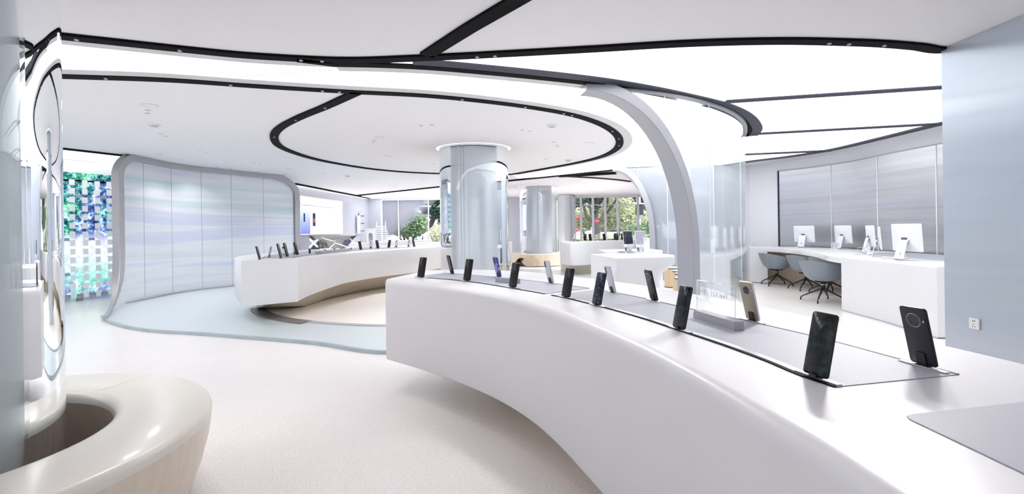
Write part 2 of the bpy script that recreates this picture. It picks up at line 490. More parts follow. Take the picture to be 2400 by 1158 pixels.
ENC = spline([V2(0.62, 5.0), V2(1.2, 5.12), V2(1.75, 5.35), V2(2.5, 5.9), V2(3.13, 6.65), V2(3.56, 7.45), V2(3.84, 8.2), V2(4.03, 9.0), V2(4.08, 9.9), V2(4.0, 10.7), V2(3.85, 11.3), V2(3.6, 11.75), V2(3.2, 11.95), V2(2.5, 12.0)], 8)
# long strip with the hook round the island
ia = min(range(len(A)), key=lambda i: (A[i] - B[0]).length)
encR = [p for p in ENC if p.y > 6.6]
l1 = A[:ia] + B[:-8] + encR + CX([(1440, 398), (1310, 411), (1215, 418)]) + [p for p in D1][::-1]
lum_panel('luminous_ceiling', l1, 'long curved luminous ceiling strip sweeping round the white ceiling island')
S4 = spline(CX([(1700, 386), (1752, 377.5), (1850, 365), (1938, 351), (2060, 323), (2177, 294), (2206, 287)]) + [V2(6.6, 5.6), V2(6.75, 4.6)], 6)
ib = min(range(len(A)), key=lambda i: (A[i] - P(1000, 132, HC).to_2d()).length)
l2 = A[ib:] + [V2(6.75, 4.05)] + S4[::-1] + encR[::-1] + B[6:-8][::-1]
lum_panel('luminous_ceiling', l2, 'broad luminous ceiling over the service desk at the right', 'lum2')
l3 = CX([(842, 460), (1030, 438.5), (1105, 432)]) + [V2(-1.6, BACKY - 0.15), V2(-6.35, BACKY - 0.15)]
lum_panel('luminous_ceiling', l3, 'triangular luminous ceiling by the back windows')

def track(path, w, label, m='black', zd=0.022, off=0.0):
    o = MB().ribbon(path, off - w/2, off + w/2, HC - zd, HC - 0.001).build('ceiling_track', M[m])
    return tag(o, label, 'ceiling track', 'black ceiling tracks')
def trim_band(path, w0, w1, n, label):
    o = MB().ribbon(path, w0, w1, HC - 0.014, HC - 0.001).build('trim_%d' % n, M['trimwhite'])
    tag(o, label, None, None, 'structure')
track(A, 0.11, 'long black ceiling track crossing the whole room near the top edge')
track([P(700, 134, HC).to_2d() + V2(0, -0.03)] + B, 0.10, 'curved black ceiling track leading to the round glass corner', off=0.05)
track(B[10:], 0.14, 'slate coloured curved track beside the black one above the round glass corner', 'slate', 0.018, -0.07)
track(D1, 0.13, 'black ceiling track along the far side of the luminous strip')
track(E1, 0.12, 'looping black ceiling track around the left end of the ceiling island')
track(Cs, 0.125, 'wide diagonal black ceiling track at the top of the view')
trim_band(A[:ia + 1], 0.05, 0.19, 6, 'grey-white lip along the near edge of the luminous strip')
sgn = 1 if (B[10] + nrm2(B)[10]*0.1).y > B[10].y else -1
trim_band(B[:34], *sorted((sgn*0.095, sgn*0.24)), 7, 'grey-white lip below the curved track')
sg2 = 1 if (D1[20] + nrm2(D1)[20]*0.1).y < D1[20].y else -1
trim_band(D1, *sorted((sg2*0.065, sg2*0.21)), 8, 'grey-white lip around the ceiling island')
for px, lab, w in (((1700, 236, 2206, 202), 'upper slate track across the right luminous ceiling', 0.12), ((1752, 313, 2206, 288), 'middle slate track across the right luminous ceiling', 0.13), ((1740, 361, 1938, 352), 'short slate track at the far end of the right luminous ceiling', 0.18)):
    a, b = P(px[0], px[1], HC).to_2d(), P(px[2], px[3], HC).to_2d()
    b = b + (b - a) * 0.06
    track([a.lerp(b, i/6) for i in range(7)], w, lab, 'slate')
track(S4, 0.16, 'slate track bordering the far edge of the right luminous ceiling', 'slate', 0.03)
track(CX([(60, 337), (150, 347.5), (220, 355.5), (292, 364)]), 0.12, 'black ceiling slot above the mosaic screen')
track(CX([(690, 429), (780, 447), (832, 457), (864, 463.5)]), 0.12, 'black ceiling slot along the grey wall with the light box', zd=0.04)
track(Fl[:1] + Fl[1:5], 0.16, 'thin black track crossing the ceiling behind the two columns', zd=0.035)
track(CX([(1310, 411), (1380, 407.5), (1442, 403.5)]), 0.24, 'thick short black track beside the far glass arch', zd=0.05)
track(spline(CX([(1310, 412), (1390, 416), (1440, 420), (1480, 425)]), 4), 0.14, 'thin curved black track in front of the tall windows')
for px, lab in (((560, 178, 835, 157), 'hairline joint across the left of the long luminous strip'), ((1355, 263, 1480, 253), 'hairline joint in the luminous strip right of the island'), ((1472, 330, 1545, 324), 'short hairline joint by the near glass arch'), ((1440, 395, 1566, 371), 'hairline joint in front of the far glass arch')):
    a, b = P(px[0], px[1], HC).to_2d(), P(px[2], px[3], HC).to_2d()
    o = MB().ribbon([a, b], -0.005, 0.005, HC - 0.0085, HC - 0.0061).build('panel_joint', M['seam'])
    tag(o, lab, 'joint', 'joints of the luminous ceiling')

# lit coves along the left walls, between the black slots and the walls
M['cove'] = emis('cove_light', (1.0, 0.97, 0.98), 1.6)
cv = CX([(60, 339), (150, 349.5), (220, 357.5), (292, 366)])
o = MB().prism(cv + [V2(-7.95, 10.75), V2(-8.2, 10.2), V2(-8.65, 9.2), V2(-9.6, 7.2)], HC - 0.008, HC - 0.001).build('cove_light', M['cove'])
tag(o, 'narrow lit ceiling cove above the mosaic screen', 'ceiling light')
cv = CX([(690, 430), (780, 448), (832, 458), (864, 464.5)])
o = MB().prism([p + V2(-0.02, 0.0) for p in cv] + [V2(-6.68, BACKY - 0.1), V2(-6.88, 18.5), V2(-6.97, 15.0)], HC - 0.008, HC - 0.001).build('cove_light', M['cove'])
tag(o, 'narrow lit ceiling cove along the grey wall with the light box', 'ceiling light')
# ---- walls
def wall(name, path, t, z0, z1, m, label, side=1):
    return struct(name, MB().ribbon(path, 0, t*side, z0, z1), M[m], label=label)
WL = [V2(-12.6, 1.0), V2(-8.62, 9.35), V2(-8.15, 10.35), V2(-7.75, 11.4), V2(-7.25, 13.5), V2(-6.95, 15.0)]
wall('wall_left', WL, 0.2, 0, HC, 'wallwhite', 'white panelled wall behind the mosaic screen')
WLB = [V2(-6.95, 15.0), V2(-6.86, 18.5), V2(-6.66, BACKY)]
wall('wall_back_left', WLB, 0.2, 0, HC, 'wallgrey', 'pale grey wall with the bright light box')
# back wall in pieces, with two window openings
def back_x(px): return (px - 1200.0)/FPX*BACKY
w1a, w1b, w2a, w2b = back_x(893), back_x(1042), back_x(1347), back_x(1640)
struct('wall_back', MB().box(((-6.86 + w1a)/2, BACKY + 0.1, HC/2), (w1a + 6.86, 0.2, HC)), M['wallgrey'], label='pale grey back wall beside the left window')
struct('wall_back_centre', MB().box(((w1b + w2a)/2, BACKY + 0.1, HC/2), (w2a - w1b, 0.2, HC)), M['wallgrey'], label='pale grey back wall between the windows')
WR = [V2(6.75, 4.05), V2(6.75, 6.0)] + spline(CX([(2204, 306), (2100, 329), (1980, 357), (1860, 376), (1757, 388)]), 6) + [V2(5.2, 12.0), V2(5.6, 14.0), V2(6.6, 17.0), V2(8.4, BACKY)]
WRs = spline(WR, 3)
wall('wall_back_right', WRs, 0.2, 0, HC, 'wallwhite', 'white curved wall behind the service desk', -1)
wr_e = P(2206, 114, HC).to_2d()
struct('wall_right', MB().box((wr_e.x + 0.13, (wr_e.y - 3.2)/2, HC/2), (0.26, wr_e.y + 3.2, HC - 0.002)), M['bluewall'], label='pale blue satin wall at the right edge')
struct('wall_right_return', MB().box(((wr_e.x + 0.26 + 6.95)/2, wr_e.y - 0.10, HC/2), (6.95 - wr_e.x - 0.26, 0.2, HC)), M['wallwhite'], label='white return wall behind the right wall')
struct('baseboard_right', MB().box((wr_e.x - 0.006, (wr_e.y - 3.2)/2, 0.05), (0.012, wr_e.y + 3.2, 0.10)), M['steel_light'], label='thin metal skirting of the right wall')

# ---- windows in the back wall
def window(n, x0, x1, muls, trans, label, film=False, mw=0.085):
    root = thing('window_%d' % n, label, None, ((x0 + x1)/2, BACKY + 0.1, 0), kind='structure')
    part('window_frame', MB().box(((x0 + x1)/2, BACKY + 0.1, HC - 0.045), (x1 - x0, 0.12, 0.09)).box(((x0 + x1)/2, BACKY + 0.1, 0.04), (x1 - x0, 0.12, 0.08)), M['mulwhite'], root)
    xs = [x0] + muls + [x1]
    for mx, w in [(q, mw) for q in muls] + [(x0 + 0.03, 0.06), (x1 - 0.03, 0.06)]:
        part('mullion', MB().box((mx, BACKY + 0.1, HC/2), (w, 0.16, HC - 0.02)), M['mulwhite'], root)
    for a, b in zip(xs, xs[1:]):
        part('pane', MB().box(((a + b)/2, BACKY + 0.12, HC/2), (b - a - 0.02, 0.016, HC - 0.1)), M['filmpane'] if film else M['pane'], root)
    for z in trans:
        part('transom', MB().box(((x0 + x1)/2, BACKY + 0.1, z), (x1 - x0, 0.05, 0.035)), M['mulwhite'], root)
    return root
M['pane'] = thin_glass('window_glass', (0.96, 0.98, 0.97), 0.02, 1.25)
# pane whose frosted film fades out towards the lower right
def film_pane():
    m, nt, b, out = new_mat('graded_frosted_film')
    nt.nodes.remove(b)
    tr = nt.nodes.new('ShaderNodeBsdfTransparent'); df = nt.nodes.new('ShaderNodeBsdfDiffuse'); df.inputs[0].default_value = (0.42, 0.43, 0.50, 1)
    tl = nt.nodes.new('ShaderNodeBsdfTranslucent'); tl.inputs[0].default_value = (0.30, 0.30, 0.37, 1)
    a = nt.nodes.new('ShaderNodeMixShader'); a.inputs[0].default_value = 0.35
    nt.links.new(df.outputs[0], a.inputs[1]); nt.links.new(tl.outputs[0], a.inputs[2])
    tc = nt.nodes.new('ShaderNodeTexCoord'); sp = nt.nodes.new('ShaderNodeSeparateXYZ')
    nt.links.new(tc.outputs['Object'], sp.inputs[0])
    # signed distance to a slanted line running from lower left to upper right
    x_m = nt.nodes.new('ShaderNodeMath'); x_m.operation = 'MULTIPLY_ADD'; x_m.inputs[1].default_value = -0.85; x_m.inputs[2].default_value = -2.15 * 1.0
    nt.links.new(sp.outputs['X'], x_m.inputs[0])
    ad = nt.nodes.new('ShaderNodeMath'); ad.operation = 'ADD'
    nt.links.new(x_m.outputs[0], ad.inputs[0]); nt.links.new(sp.outputs['Z'], ad.inputs[1])
    rg = nt.nodes.new('ShaderNodeMapRange'); rg.inputs[1].default_value = 3.4; rg.inputs[2].default_value = 4.15
    nt.links.new(ad.outputs[0], rg.inputs[0])
    mx = nt.nodes.new('ShaderNodeMixShader')
    nt.links.new(rg.outputs[0], mx.inputs[0]); nt.links.new(tr.outputs[0], mx.inputs[1]); nt.links.new(a.outputs[0], mx.inputs[2])
    nt.links.new(mx.outputs[0], out.inputs[0])
    return m
M['filmpane'] = film_pane()
window(1, w1a, w1b, [back_x(932)+0.03, back_x(1004)], [], 'back window with a graded frosted film, left of the columns', film=True, mw=0.03)
window(2, w2a, w2b, [back_x(q) for q in (1363, 1391, 1420, 1449, 1497, 1550)], [1.3 + (533 - 481)*BACKY/FPX], 'tall back windows with white mullions')

# far rounded silver wall end beside the tall windows
rc = V2(back_x(1318), BACKY - 1.0)
root = thing('wall_pier', 'silver wall pier with a rounded edge beside the tall windows', 'pier', (rc.x, rc.y, 0))
pth = spline([V2(back_x(1303)*0.95, BACKY - 1.1), V2(back_x(1325)*0.95, BACKY - 1.12), V2(back_x(1338)*0.952, BACKY - 1.0), V2(back_x(1345)*0.965, BACKY - 0.7), V2(back_x(1346)*0.98, BACKY - 0.3), V2(back_x(1347), BACKY - 0.02)], 5)
poly = pth + [V2(pth[0].x, BACKY - 0.02)]
part('pier_body', MB().prism(poly, 0, HC - 0.06), M['silver'], root)
part('pier_cap', MB().prism([p + (p - rc)*0.03 for p in poly[:-1]] + [poly[-1]], HC - 0.06, HC - 0.001), M['dotwhite'], root)
part('cap_line', MB().ribbon(pth, -0.05, -0.02, HC - 0.012, HC - 0.001), M['black'], root)

# ================================================================== COLUMNS
def column(name, c, R, label, zb=0.0, gap=0.07, glow=True, seam_a=-2.0, core_m='silver'):
    root = thing(name, label, 'column', (c[0], c[1], 0))
    core = part('core', MB().lathe([(0, zb), (R - gap, zb), (R - gap, HC - 0.03), (0, HC - 0.03)], (c[0], c[1], 0), 96), M[core_m], root, smooth=50)
    part('glass_tube', MB().lathe([(R, zb + 0.01), (R, HC - 0.012)], (c[0], c[1], 0), 96), M['tubeglass'], root, smooth=60)
    part('inner_sheet', MB().lathe([(R - 0.022, zb + 0.01), (R - 0.022, HC - 0.012)], (c[0], c[1], 0), 96), M['tubeglass'], root, smooth=60)
    part('glass_rim', MB().lathe([(R - 0.022, HC - 0.012), (R - 0.022, HC - 0.03), (R + 0.002, HC - 0.03), (R + 0.002, HC - 0.012), (R - 0.022, HC - 0.012)], (c[0], c[1], 0), 96), M['edgeclear'], root)
    if glow:
        part('glow_ring', MB().lathe([(R + 0.004, HC - 0.001), (R + 0.004, HC - 0.008), (R + 0.04, HC - 0.005), (R + 0.06, HC - 0.001)], (c[0], c[1], 0), 96), M['glow'], root)
    a = seam_a
    p0 = V2(c[0] + (R + 0.003)*math.cos(a), c[1] + (R + 0.003)*math.sin(a))
    part('joint', MB().box((p0.x, p0.y, (zb + HC)/2), (0.010, 0.012, HC - zb - 0.03), a), M['seamdark'], root)
    a += 2.3
    p0 = V2(c[0] + (R + 0.003)*math.cos(a), c[1] + (R + 0.003)*math.sin(a))
    part('joint', MB().box((p0.x, p0.y, (zb + HC)/2), (0.010, 0.012, HC - zb - 0.03), a), M['seamdark'], root)
    return root
M['edgeclear'] = pbr('glass_rim', (0.75, 0.83, 0.86), 0.1, coat=0.5)
c1 = P(1110, 349, HC)
column('glass_column', (c1.x, c1.y), 80*c1.y/FPX, 'large glass clad silver column in the middle of the shop', seam_a=math.radians(-107))
c2 = V2(62*17.4/FPX + 0.02, 17.4)
column('glass_column', (c2.x, c2.y), 45*17.4/FPX, 'smaller far glass clad column standing in a wooden ring bench', zb=0.0, gap=0.05, seam_a=math.radians(-95))
c0 = V2(-2.46, 2.05)
column('glass_column', (c0.x, c0.y), 0.435, 'glass column cropped by the left edge of the view', zb=0.0, gap=0.075, glow=True, seam_a=math.radians(150), core_m='milky')

# ---- ring bench around the near column
def ring_bench(name, c, r_in, r_out, h, label):
    root = thing(name, label, 'bench', (c[0], c[1], 0))
    cc = (c[0], c[1], 0)
    def arc(cx, cz, r, a0, a1, n=5): return [(cx + r*math.cos(math.radians(a0 + (a1-a0)*i/n)), cz + r*math.sin(math.radians(a0 + (a1-a0)*i/n))) for i in range(n+1)]
    part('side', MB().lathe([(r_out - 0.10, 0.0), (r_out - 0.045, h*0.35), (r_out - 0.012, h*0.65), (r_out, h - 0.05)], cc, 96), M['cream'], root, smooth=60)
    part('seat', MB().lathe([(r_out, h - 0.05)] + arc(r_out - 0.035, h - 0.035, 0.035, 0, 90) + arc(r_in + 0.05, h - 0.05, 0.05, 90, 180), cc, 96), M['seat'], root, smooth=60)
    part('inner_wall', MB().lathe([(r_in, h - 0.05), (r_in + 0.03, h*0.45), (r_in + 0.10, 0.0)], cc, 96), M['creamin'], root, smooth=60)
    for a in (math.radians(-62), math.radians(75), math.radians(195)):
        d = Vector((math.cos(a), math.sin(a), 0)); n = Vector((-d.y, d.x, 0))
        q0 = Vector((c[0], c[1], h + 0.0008)) + d*(r_in + 0.05); q1 = Vector((c[0], c[1], h + 0.0008)) + d*(r_out - 0.035)
        part('seat_joint', MB().add([q0 - n*0.0015, q1 - n*0.0015, q1 + n*0.0015, q0 + n*0.0015], [(0, 1, 2, 3)]), M['seamcream'], root)
    return root
M['seat'] = pbr('cream_seat_laminate', (0.82, 0.775, 0.70), 0.3, coat=0.12, noise=0.015, nscale=(2, 2, 2))
M['seamcream'] = pbr('veneer_joint', (0.5, 0.46, 0.41), 0.5)
cb = V2(-2.46, 2.03)
ring_bench('ring_bench', cb, 0.62, 1.03, 0.44, 'cream veneered ring bench around the near left column')

# ---- plywood ring bench with leaf cut-out around the far column
def leaf_bench(c, R, h, label):
    root = thing('ring_bench', label, 'bench', (c[0], c[1], 0))
    def zlow(a):          # lower edge of the outer wall; arches up at the left
        d = (a - math.radians(-128))
        d = (d + math.pi) % (2*math.pi) - math.pi
        w = 0.34
        if abs(d) < w: return 0.02 + 0.28*math.cos(d/w*math.pi/2)**0.7
        return 0.02
    N = 120
    rings = []
    for i in range(N + 1):
        a = 2*math.pi*i/N
        ca, sa = math.cos(a), math.sin(a)
        zl = zlow(a)
        rings.append([(c[0] + ca*(R - 0.04), c[1] + sa*(R - 0.04), zl), (c[0] + ca*R, c[1] + sa*R, zl), (c[0] + ca*R, c[1] + sa*R, h), (c[0] + ca*(R - 0.04), c[1] + sa*(R - 0.04), h)])
    part('outer_wall', MB().loft(rings, True, False), M['birch'], root)
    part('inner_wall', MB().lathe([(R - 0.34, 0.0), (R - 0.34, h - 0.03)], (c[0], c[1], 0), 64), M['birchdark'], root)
    part('seat', MB().lathe([(R + 0.004, h), (R + 0.004, h + 0.02), (R - 0.36, h + 0.02), (R - 0.36, h)], (c[0], c[1], 0), 96), M['seat'], root)
    # the leaf that curls out of the arch
    rings = []
    for i in range(15):
        t = i/14
        a = math.radians(-126 + 34*t)
        wdt = 0.17*math.sin(math.pi*min(t*1.02, 1))**0.8 + 0.004
        rr = R + 0.012 + 0.02*math.sin(math.pi*t)
        zm = 0.17 - 0.03*t
        q = []
        for dr, dz in ((-0.01, -wdt), (0.01, -wdt*0.95), (0.012, wdt*0.95), (-0.008, wdt)):
            q.append((c[0] + (rr + dr)*math.cos(a), c[1] + (rr + dr)*math.sin(a), max(zm + dz, 0.012)))
        rings.append(q)
    part('leaf', MB().loft(rings), M['birchleaf'], root)
    return root
M['birchleaf'] = wood_mat('birch_leaf', (0.56, 0.47, 0.36), (0.62, 0.53, 0.42), 0.45, (30, 30, 1.5))
leaf_bench(c2, 1.08, 0.40, 'pale plywood ring bench with a leaf shaped cut-out around the far column')

# ================================================================== LEFT GLASS PARTITION
def wall_px(pts):    # plan points from photo pixels on the floor line
    return [P(x, y, 0.03).to_2d() for x, y in pts]
GP = spline(wall_px([(293, 712), (340, 702), (405, 689), (475, 679), (545, 671), (620, 662), (697, 654)]), 8)
GL = cumlen(GP)
root = thing('glass_partition', 'curved glass partition with a rounded satin steel frame at the left', 'partition', (GP[20].x, GP[20].y, 0.035))
nr = [Vector((n.x, n.y, 0)) for n in nrm2(GP)]
zt = HC - 0.075
# frame: flares out of the floor step, climbs, runs along the ceiling and drops with a round corner
fp = []; fn = []
foot = [P(246, 745, 0.06), PD(259, 725, 7.9), PD(270, 692, 8.4), PD(276, 655, 8.65), PD(278.5, 605, 8.79)]
base0 = Vector((GP[0].x, GP[0].y, 0))
foot += [base0 + Vector((-0.05, -0.06, z)) for z in (1.2, 1.7, 2.1)]
rad = 0.32
endr = 0.75
Lt = GL[-1]
for k in range(7):
    a = math.pi/2*k/6
    s_ = rad*(1 - math.cos(a)); z_ = HC - 0.04 - rad + rad*math.sin(a)
    q = at_len(GP, s_, GL); foot.append(Vector((q.x, q.y, z_)) + (Vector((-0.05, -0.06, 0))*(1 - k/6)))
ns = 40
for k in range(1, ns):
    s_ = rad + (Lt - rad - endr)*k/ns
    q = at_len(GP, s_, GL); foot.append(Vector((q.x, q.y, HC - 0.04)))
for k in range(9):
    a = math.pi/2*k/8
    s_ = Lt - endr + endr*math.sin(a); z_ = HC - 0.04 - endr*0.6*(1 - math.cos(a))
    q = at_len(GP, s_, GL); foot.append(Vector((q.x, q.y, z_)))
qe = at_len(GP, Lt, GL)
for z_ in (1.9, 1.2, 0.5, 0.04): foot.append(Vector((qe.x, qe.y, z_)))
fpath = spline(foot, 2)
def npl(p):
    i = min(range(len(GP)), key=lambda k: (GP[k] - p.to_2d()).length)
    return nr[i]
part('steel_frame', MB().sweep(fpath, [npl(p) for p in fpath], 0.14, 0.13, [min(1.0, 0.35 + 0.65*min(1.0, max(0, p.z - 0.05)/0.5)) if p.x < fpath[12].x + 2 and i < 12 else 1.0 for i, p in enumerate(fpath)]), M['steel'], root, smooth=25)
cuts = [0.0] + [nearest_s(GP, P(x, y, 0.03).to_2d()) for x, y in ((340, 702), (405, 689), (475, 679), (545, 671), (620, 662))] + [Lt - 0.08]
for i, (s0, s1) in enumerate(zip(cuts, cuts[1:])):
    pth = subpath(GP, s0 + 0.006, s1 - 0.006, 13)
    if i == 0:
        rings = []
        for z in [0.036, 0.15, 0.3, 0.5, 0.8, 1.2, 2.0, HC - 0.25, HC - 0.1]:
            fl = max(0, 1 - z/0.75)**2*1.05
            d0 = (GP[1] - GP[0]).normalized()
            back = Vector((0.42, -0.90))*fl
            row = [pth[0] + back] + pth[1:]
            rings.append([Vector((q.x, q.y, z)) for q in row])
        ii = MB().loft(rings, False, False)
    else:
        rings = [[Vector((q.x, q.y, z)) for q in pth] for z in (0.036, 0.9, 1.8, HC - 0.08)]
        ii = MB().loft(rings, False, False)
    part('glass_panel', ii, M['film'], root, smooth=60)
for s_ in cuts[1:-1]:
    q = at_len(GP, s_, GL)
    part('joint', MB().box((q.x, q.y, HC/2), (0.007, 0.007, HC - 0.16), 0.3), M['seamdark'], root)
part('floor_channel', MB().ribbon(GP, -0.05, -0.015, 0.0355, 0.05), M['steel'], root)

# ================================================================== ROUND GLASS ENCLOSURE
EL = cumlen(ENC)
root = thing('glass_enclosure', 'round cornered clear glass wall with two arched steel frames right of centre', 'partition', (ENC[50].x, ENC[50].y, 0))
enr = [Vector((n.x, n.y, 0)) for n in nrm2(ENC)]
def en_at(p):
    i = min(range(len(ENC)), key=lambda k: (ENC[k] - p.to_2d()).length)
    return enr[i]
def s_at_px(px, lo, hi):
    best = min(range(400), key=lambda k: abs(1200 + FPX*at_len(ENC, lo + (hi-lo)*k/399, EL).x/at_len(ENC, lo + (hi-lo)*k/399, EL).y - px))
    return lo + (hi - lo)*best/399
sn0 = s_at_px(1372, 0, EL[-1]*0.3); sn1 = s_at_px(1612, 0, EL[-1]*0.4)
smid = nearest_s(ENC, V2(4.08, 9.9))
sf1 = s_at_px(1531, smid, EL[-1]); sf0 = s_at_px(1440, smid, EL[-1])
def arch(sa, sb, zturn, nm, w, d):
    pts = []
    for k in range(22):
        a = math.pi/2*k/21
        s_ = sa + (sb - sa)*math.sin(a)**1.0
        z_ = HC - 0.03 - (HC - 0.03 - zturn)*(1 - math.cos(a))
        q = at_len(ENC, s_, EL); pts.append(Vector((q.x, q.y, z_)))
    for z_ in (zturn*0.7, zturn*0.4, 0.02):
        q = at_len(ENC, sb, EL); pts.append(Vector((q.x, q.y, z_)))
    part(nm, MB().sweep(pts, [en_at(p) for p in pts], w, d), M['steel_arch'], root, smooth=25)
M['steel_arch'] = pbr('pale_satin_steel', (0.42, 0.42, 0.46), 0.42, metal=0.6)
arch(sn0, sn1, 1.0, 'arched_frame', 0.115, 0.22)
arch(sf0, sf1, 1.0, 'arched_frame', 0.14, 0.25)
def archz(s_, sa, sb, zturn):
    u = (s_ - sa)/(sb - sa)
    if u <= 0: return HC
    if u >= 1: return 0.0
    a = math.asin(u)
    return HC - 0.03 - (HC - 0.03 - zturn)*(1 - math.cos(a))
def glass_run(s0, s1, m, nm, zfun, n=14):
    rings = []
    for k in range(n + 1):
        s_ = s0 + (s1 - s0)*k/n
        q = at_len(ENC, s_, EL)
        z0 = zfun(s_)
        rings.append([Vector((q.x, q.y, z0 + (HC - 0.03 - z0)*j/4)) for j in range(5)])
    part(nm, MB().loft(rings, False, False), m, root, smooth=60)
cn = [sn0 + 0.02, s_at_px(1562, sn0, sn1), s_at_px(1665, sn1, smid*0.8), s_at_px(1737, sn1, smid*0.85), smid]
for s0, s1 in zip(cn, cn[1:]):
    glass_run(s0 + 0.004, s1 - 0.004, M['wallglass'], 'glass_panel', lambda s: max(archz(s, sn0, sn1, 1.0), 0.01))
for i, s_ in enumerate(cn[1:]):
    q = at_len(ENC, s_, EL); z0 = archz(s_, sn0, sn1, 1.0) + 0.02
    part('joint', MB().box((q.x, q.y, (z0 + HC - 0.05)/2), (0.008, 0.008, HC - 0.05 - z0)), M['seamlight'], root)
cf = [smid, s_at_px(1690, smid, EL[-1]), s_at_px(1565, smid, EL[-1]), s_at_px(1497, smid, EL[-1]), sf0 - 0.02]
for s0, s1 in zip(cf, cf[1:]):
    glass_run(s0 + 0.004, s1 - 0.004, M['farglass'], 'frosted_panel', lambda s: max(archz(s, sf0, sf1, 1.0), 0.01))
for s_ in cf[1:-1]:
    q = at_len(ENC, s_, EL); z0 = archz(s_, sf0, sf1, 1.0) + 0.02
    part('joint', MB().box((q.x, q.y, (z0 + HC - 0.05)/2), (0.014, 0.014, HC - 0.05 - z0)), M['seamlight'], root)
rail = subpath(ENC, sn0 + 0.25, smid*0.92, 60)
part('ceiling_rail', MB().ribbon(rail, -0.03, 0.03, HC - 0.045, HC - 0.022), M['steel'], root)
part('floor_channel', MB().ribbon(subpath(ENC, sn1, sf1, 90), -0.03, 0.03, 0.001, 0.02), M['steel_light'], root)

# ================================================================== MOSAIC SCREEN
def screen_mat():
    m, nt, b, out = new_mat('garden_video')
    nt.nodes.remove(b)
    tc = nt.nodes.new('ShaderNodeTexCoord'); sp = nt.nodes.new('ShaderNodeSeparateXYZ')
    nt.links.new(tc.outputs['Object'], sp.inputs[0])
    n1 = nt.nodes.new('ShaderNodeTexNoise'); n1.inputs['Scale'].default_value = 9; n1.inputs['Detail'].default_value = 6; n1.inputs['Roughness'].default_value = 0.7
    n2 = nt.nodes.new('ShaderNodeTexNoise'); n2.inputs['Scale'].default_value = 1.7; n2.inputs['Detail'].default_value = 2
    for n in (n1, n2): nt.links.new(tc.outputs['Object'], n.inputs['Vector'])
    green = ramp(nt, [(0.36, (0.005, 0.015, 0.03)), (0.47, (0.02, 0.12, 0.12)), (0.55, (0.10, 0.42, 0.22)), (0.66, (0.55, 0.85, 0.65))])
    blue = ramp(nt, [(0.36, (0.004, 0.006, 0.03)), (0.48, (0.03, 0.06, 0.18)), (0.56, (0.16, 0.25, 0.45)), (0.66, (0.80, 0.85, 1.0))])
    nt.links.new(n1.outputs['Fac'], green.inputs[0]); nt.links.new(n1.outputs['Fac'], blue.inputs[0])
    mx = nt.nodes.new('ShaderNodeMixRGB')
    s2 = ramp(nt, [(0.42, (0, 0, 0)), (0.56, (1, 1, 1))]); nt.links.new(n2.outputs['Fac'], s2.inputs[0])
    nt.links.new(s2.outputs[0], mx.inputs[0]); nt.links.new(green.outputs[0], mx.inputs[1]); nt.links.new(blue.outputs[0], mx.inputs[2])
    # bright band of the picture at mid height, dark band on top
    zr = ramp(nt, [(0.0, (0.05, 0.06, 0.35)), (0.10, (0.3, 0.3, 0.4)), (0.16, (0.25, 0.55, 0.45)), (0.30, (0.7, 0.85, 0.75)), (0.37, (0.85, 0.85, 1.0)), (0.45, (0.75, 0.75, 1.0)), (0.52, (0, 0, 0)), (1.0, (0, 0, 0))])
    dv = nt.nodes.new('ShaderNodeMath'); dv.operation = 'DIVIDE'; dv.inputs[1].default_value = 2.6
    nt.links.new(sp.outputs['Z'], dv.inputs[0]); nt.links.new(dv.outputs[0], zr.inputs[0])
    sc_ = nt.nodes.new('ShaderNodeMixRGB'); sc_.blend_type = 'ADD'; sc_.inputs[0].default_value = 0.42
    nt.links.new(mx.outputs[0], sc_.inputs[1]); nt.links.new(zr.outputs[0], sc_.inputs[2])
    e = nt.nodes.new('ShaderNodeEmission'); e.inputs[1].default_value = 1.8
    nt.links.new(sc_.outputs[0], e.inputs[0]); nt.links.new(e.outputs[0], out.inputs[0])
    return m
M['garden'] = screen_mat()
M['tilewhite'] = pbr('white_tile', (0.95, 0.93, 0.95), 0.35)
M['tilegrey'] = pbr('mirror_tile', (0.45, 0.46, 0.52), 0.12, metal=0.8)
wa, wb_ = V2(-8.62, 9.35), V2(-8.15, 10.35)
wd = (wb_ - wa).normalized(); wn = Vector((wd.y, -wd.x))
if wn.x < 0: wn = -wn
s_l, s_r = -2.1, (wb_ - wa).length + 0.12
root = thing('mosaic_screen', 'large video screen of a garden set with small white square tiles', 'screen', (wa.x + wn.x*0.03, wa.y + wn.y*0.03, 0.0))
q0 = wa + wd*s_l + wn*0.012; q1 = wa + wd*s_r + wn*0.012
part('screen', MB().loft([[(q0.x, q0.y, 0.06), (q0.x + wn.x*0.04, q0.y + wn.y*0.04, 0.06), (q0.x + wn.x*0.04, q0.y + wn.y*0.04, 2.50), (q0.x, q0.y, 2.50)],
                              [(q1.x, q1.y, 0.06), (q1.x + wn.x*0.04, q1.y + wn.y*0.04, 0.06), (q1.x + wn.x*0.04, q1.y + wn.y*0.04, 2.50), (q1.x, q1.y, 2.50)]]), M['garden'], root)
part('picture_bar', MB().loft([[(q0.x + wn.x*k, q0.y + wn.y*k, 2.33 + dz) for k, dz in ((0.04, 0), (0.046, 0), (0.046, 0.03), (0.04, 0.03))], [(q1.x + wn.x*k, q1.y + wn.y*k, 2.33 + dz) for k, dz in ((0.04, 0), (0.046, 0), (0.046, 0.03), (0.04, 0.03))]]), M['black'], root)
tw = 0.085
tme = {}
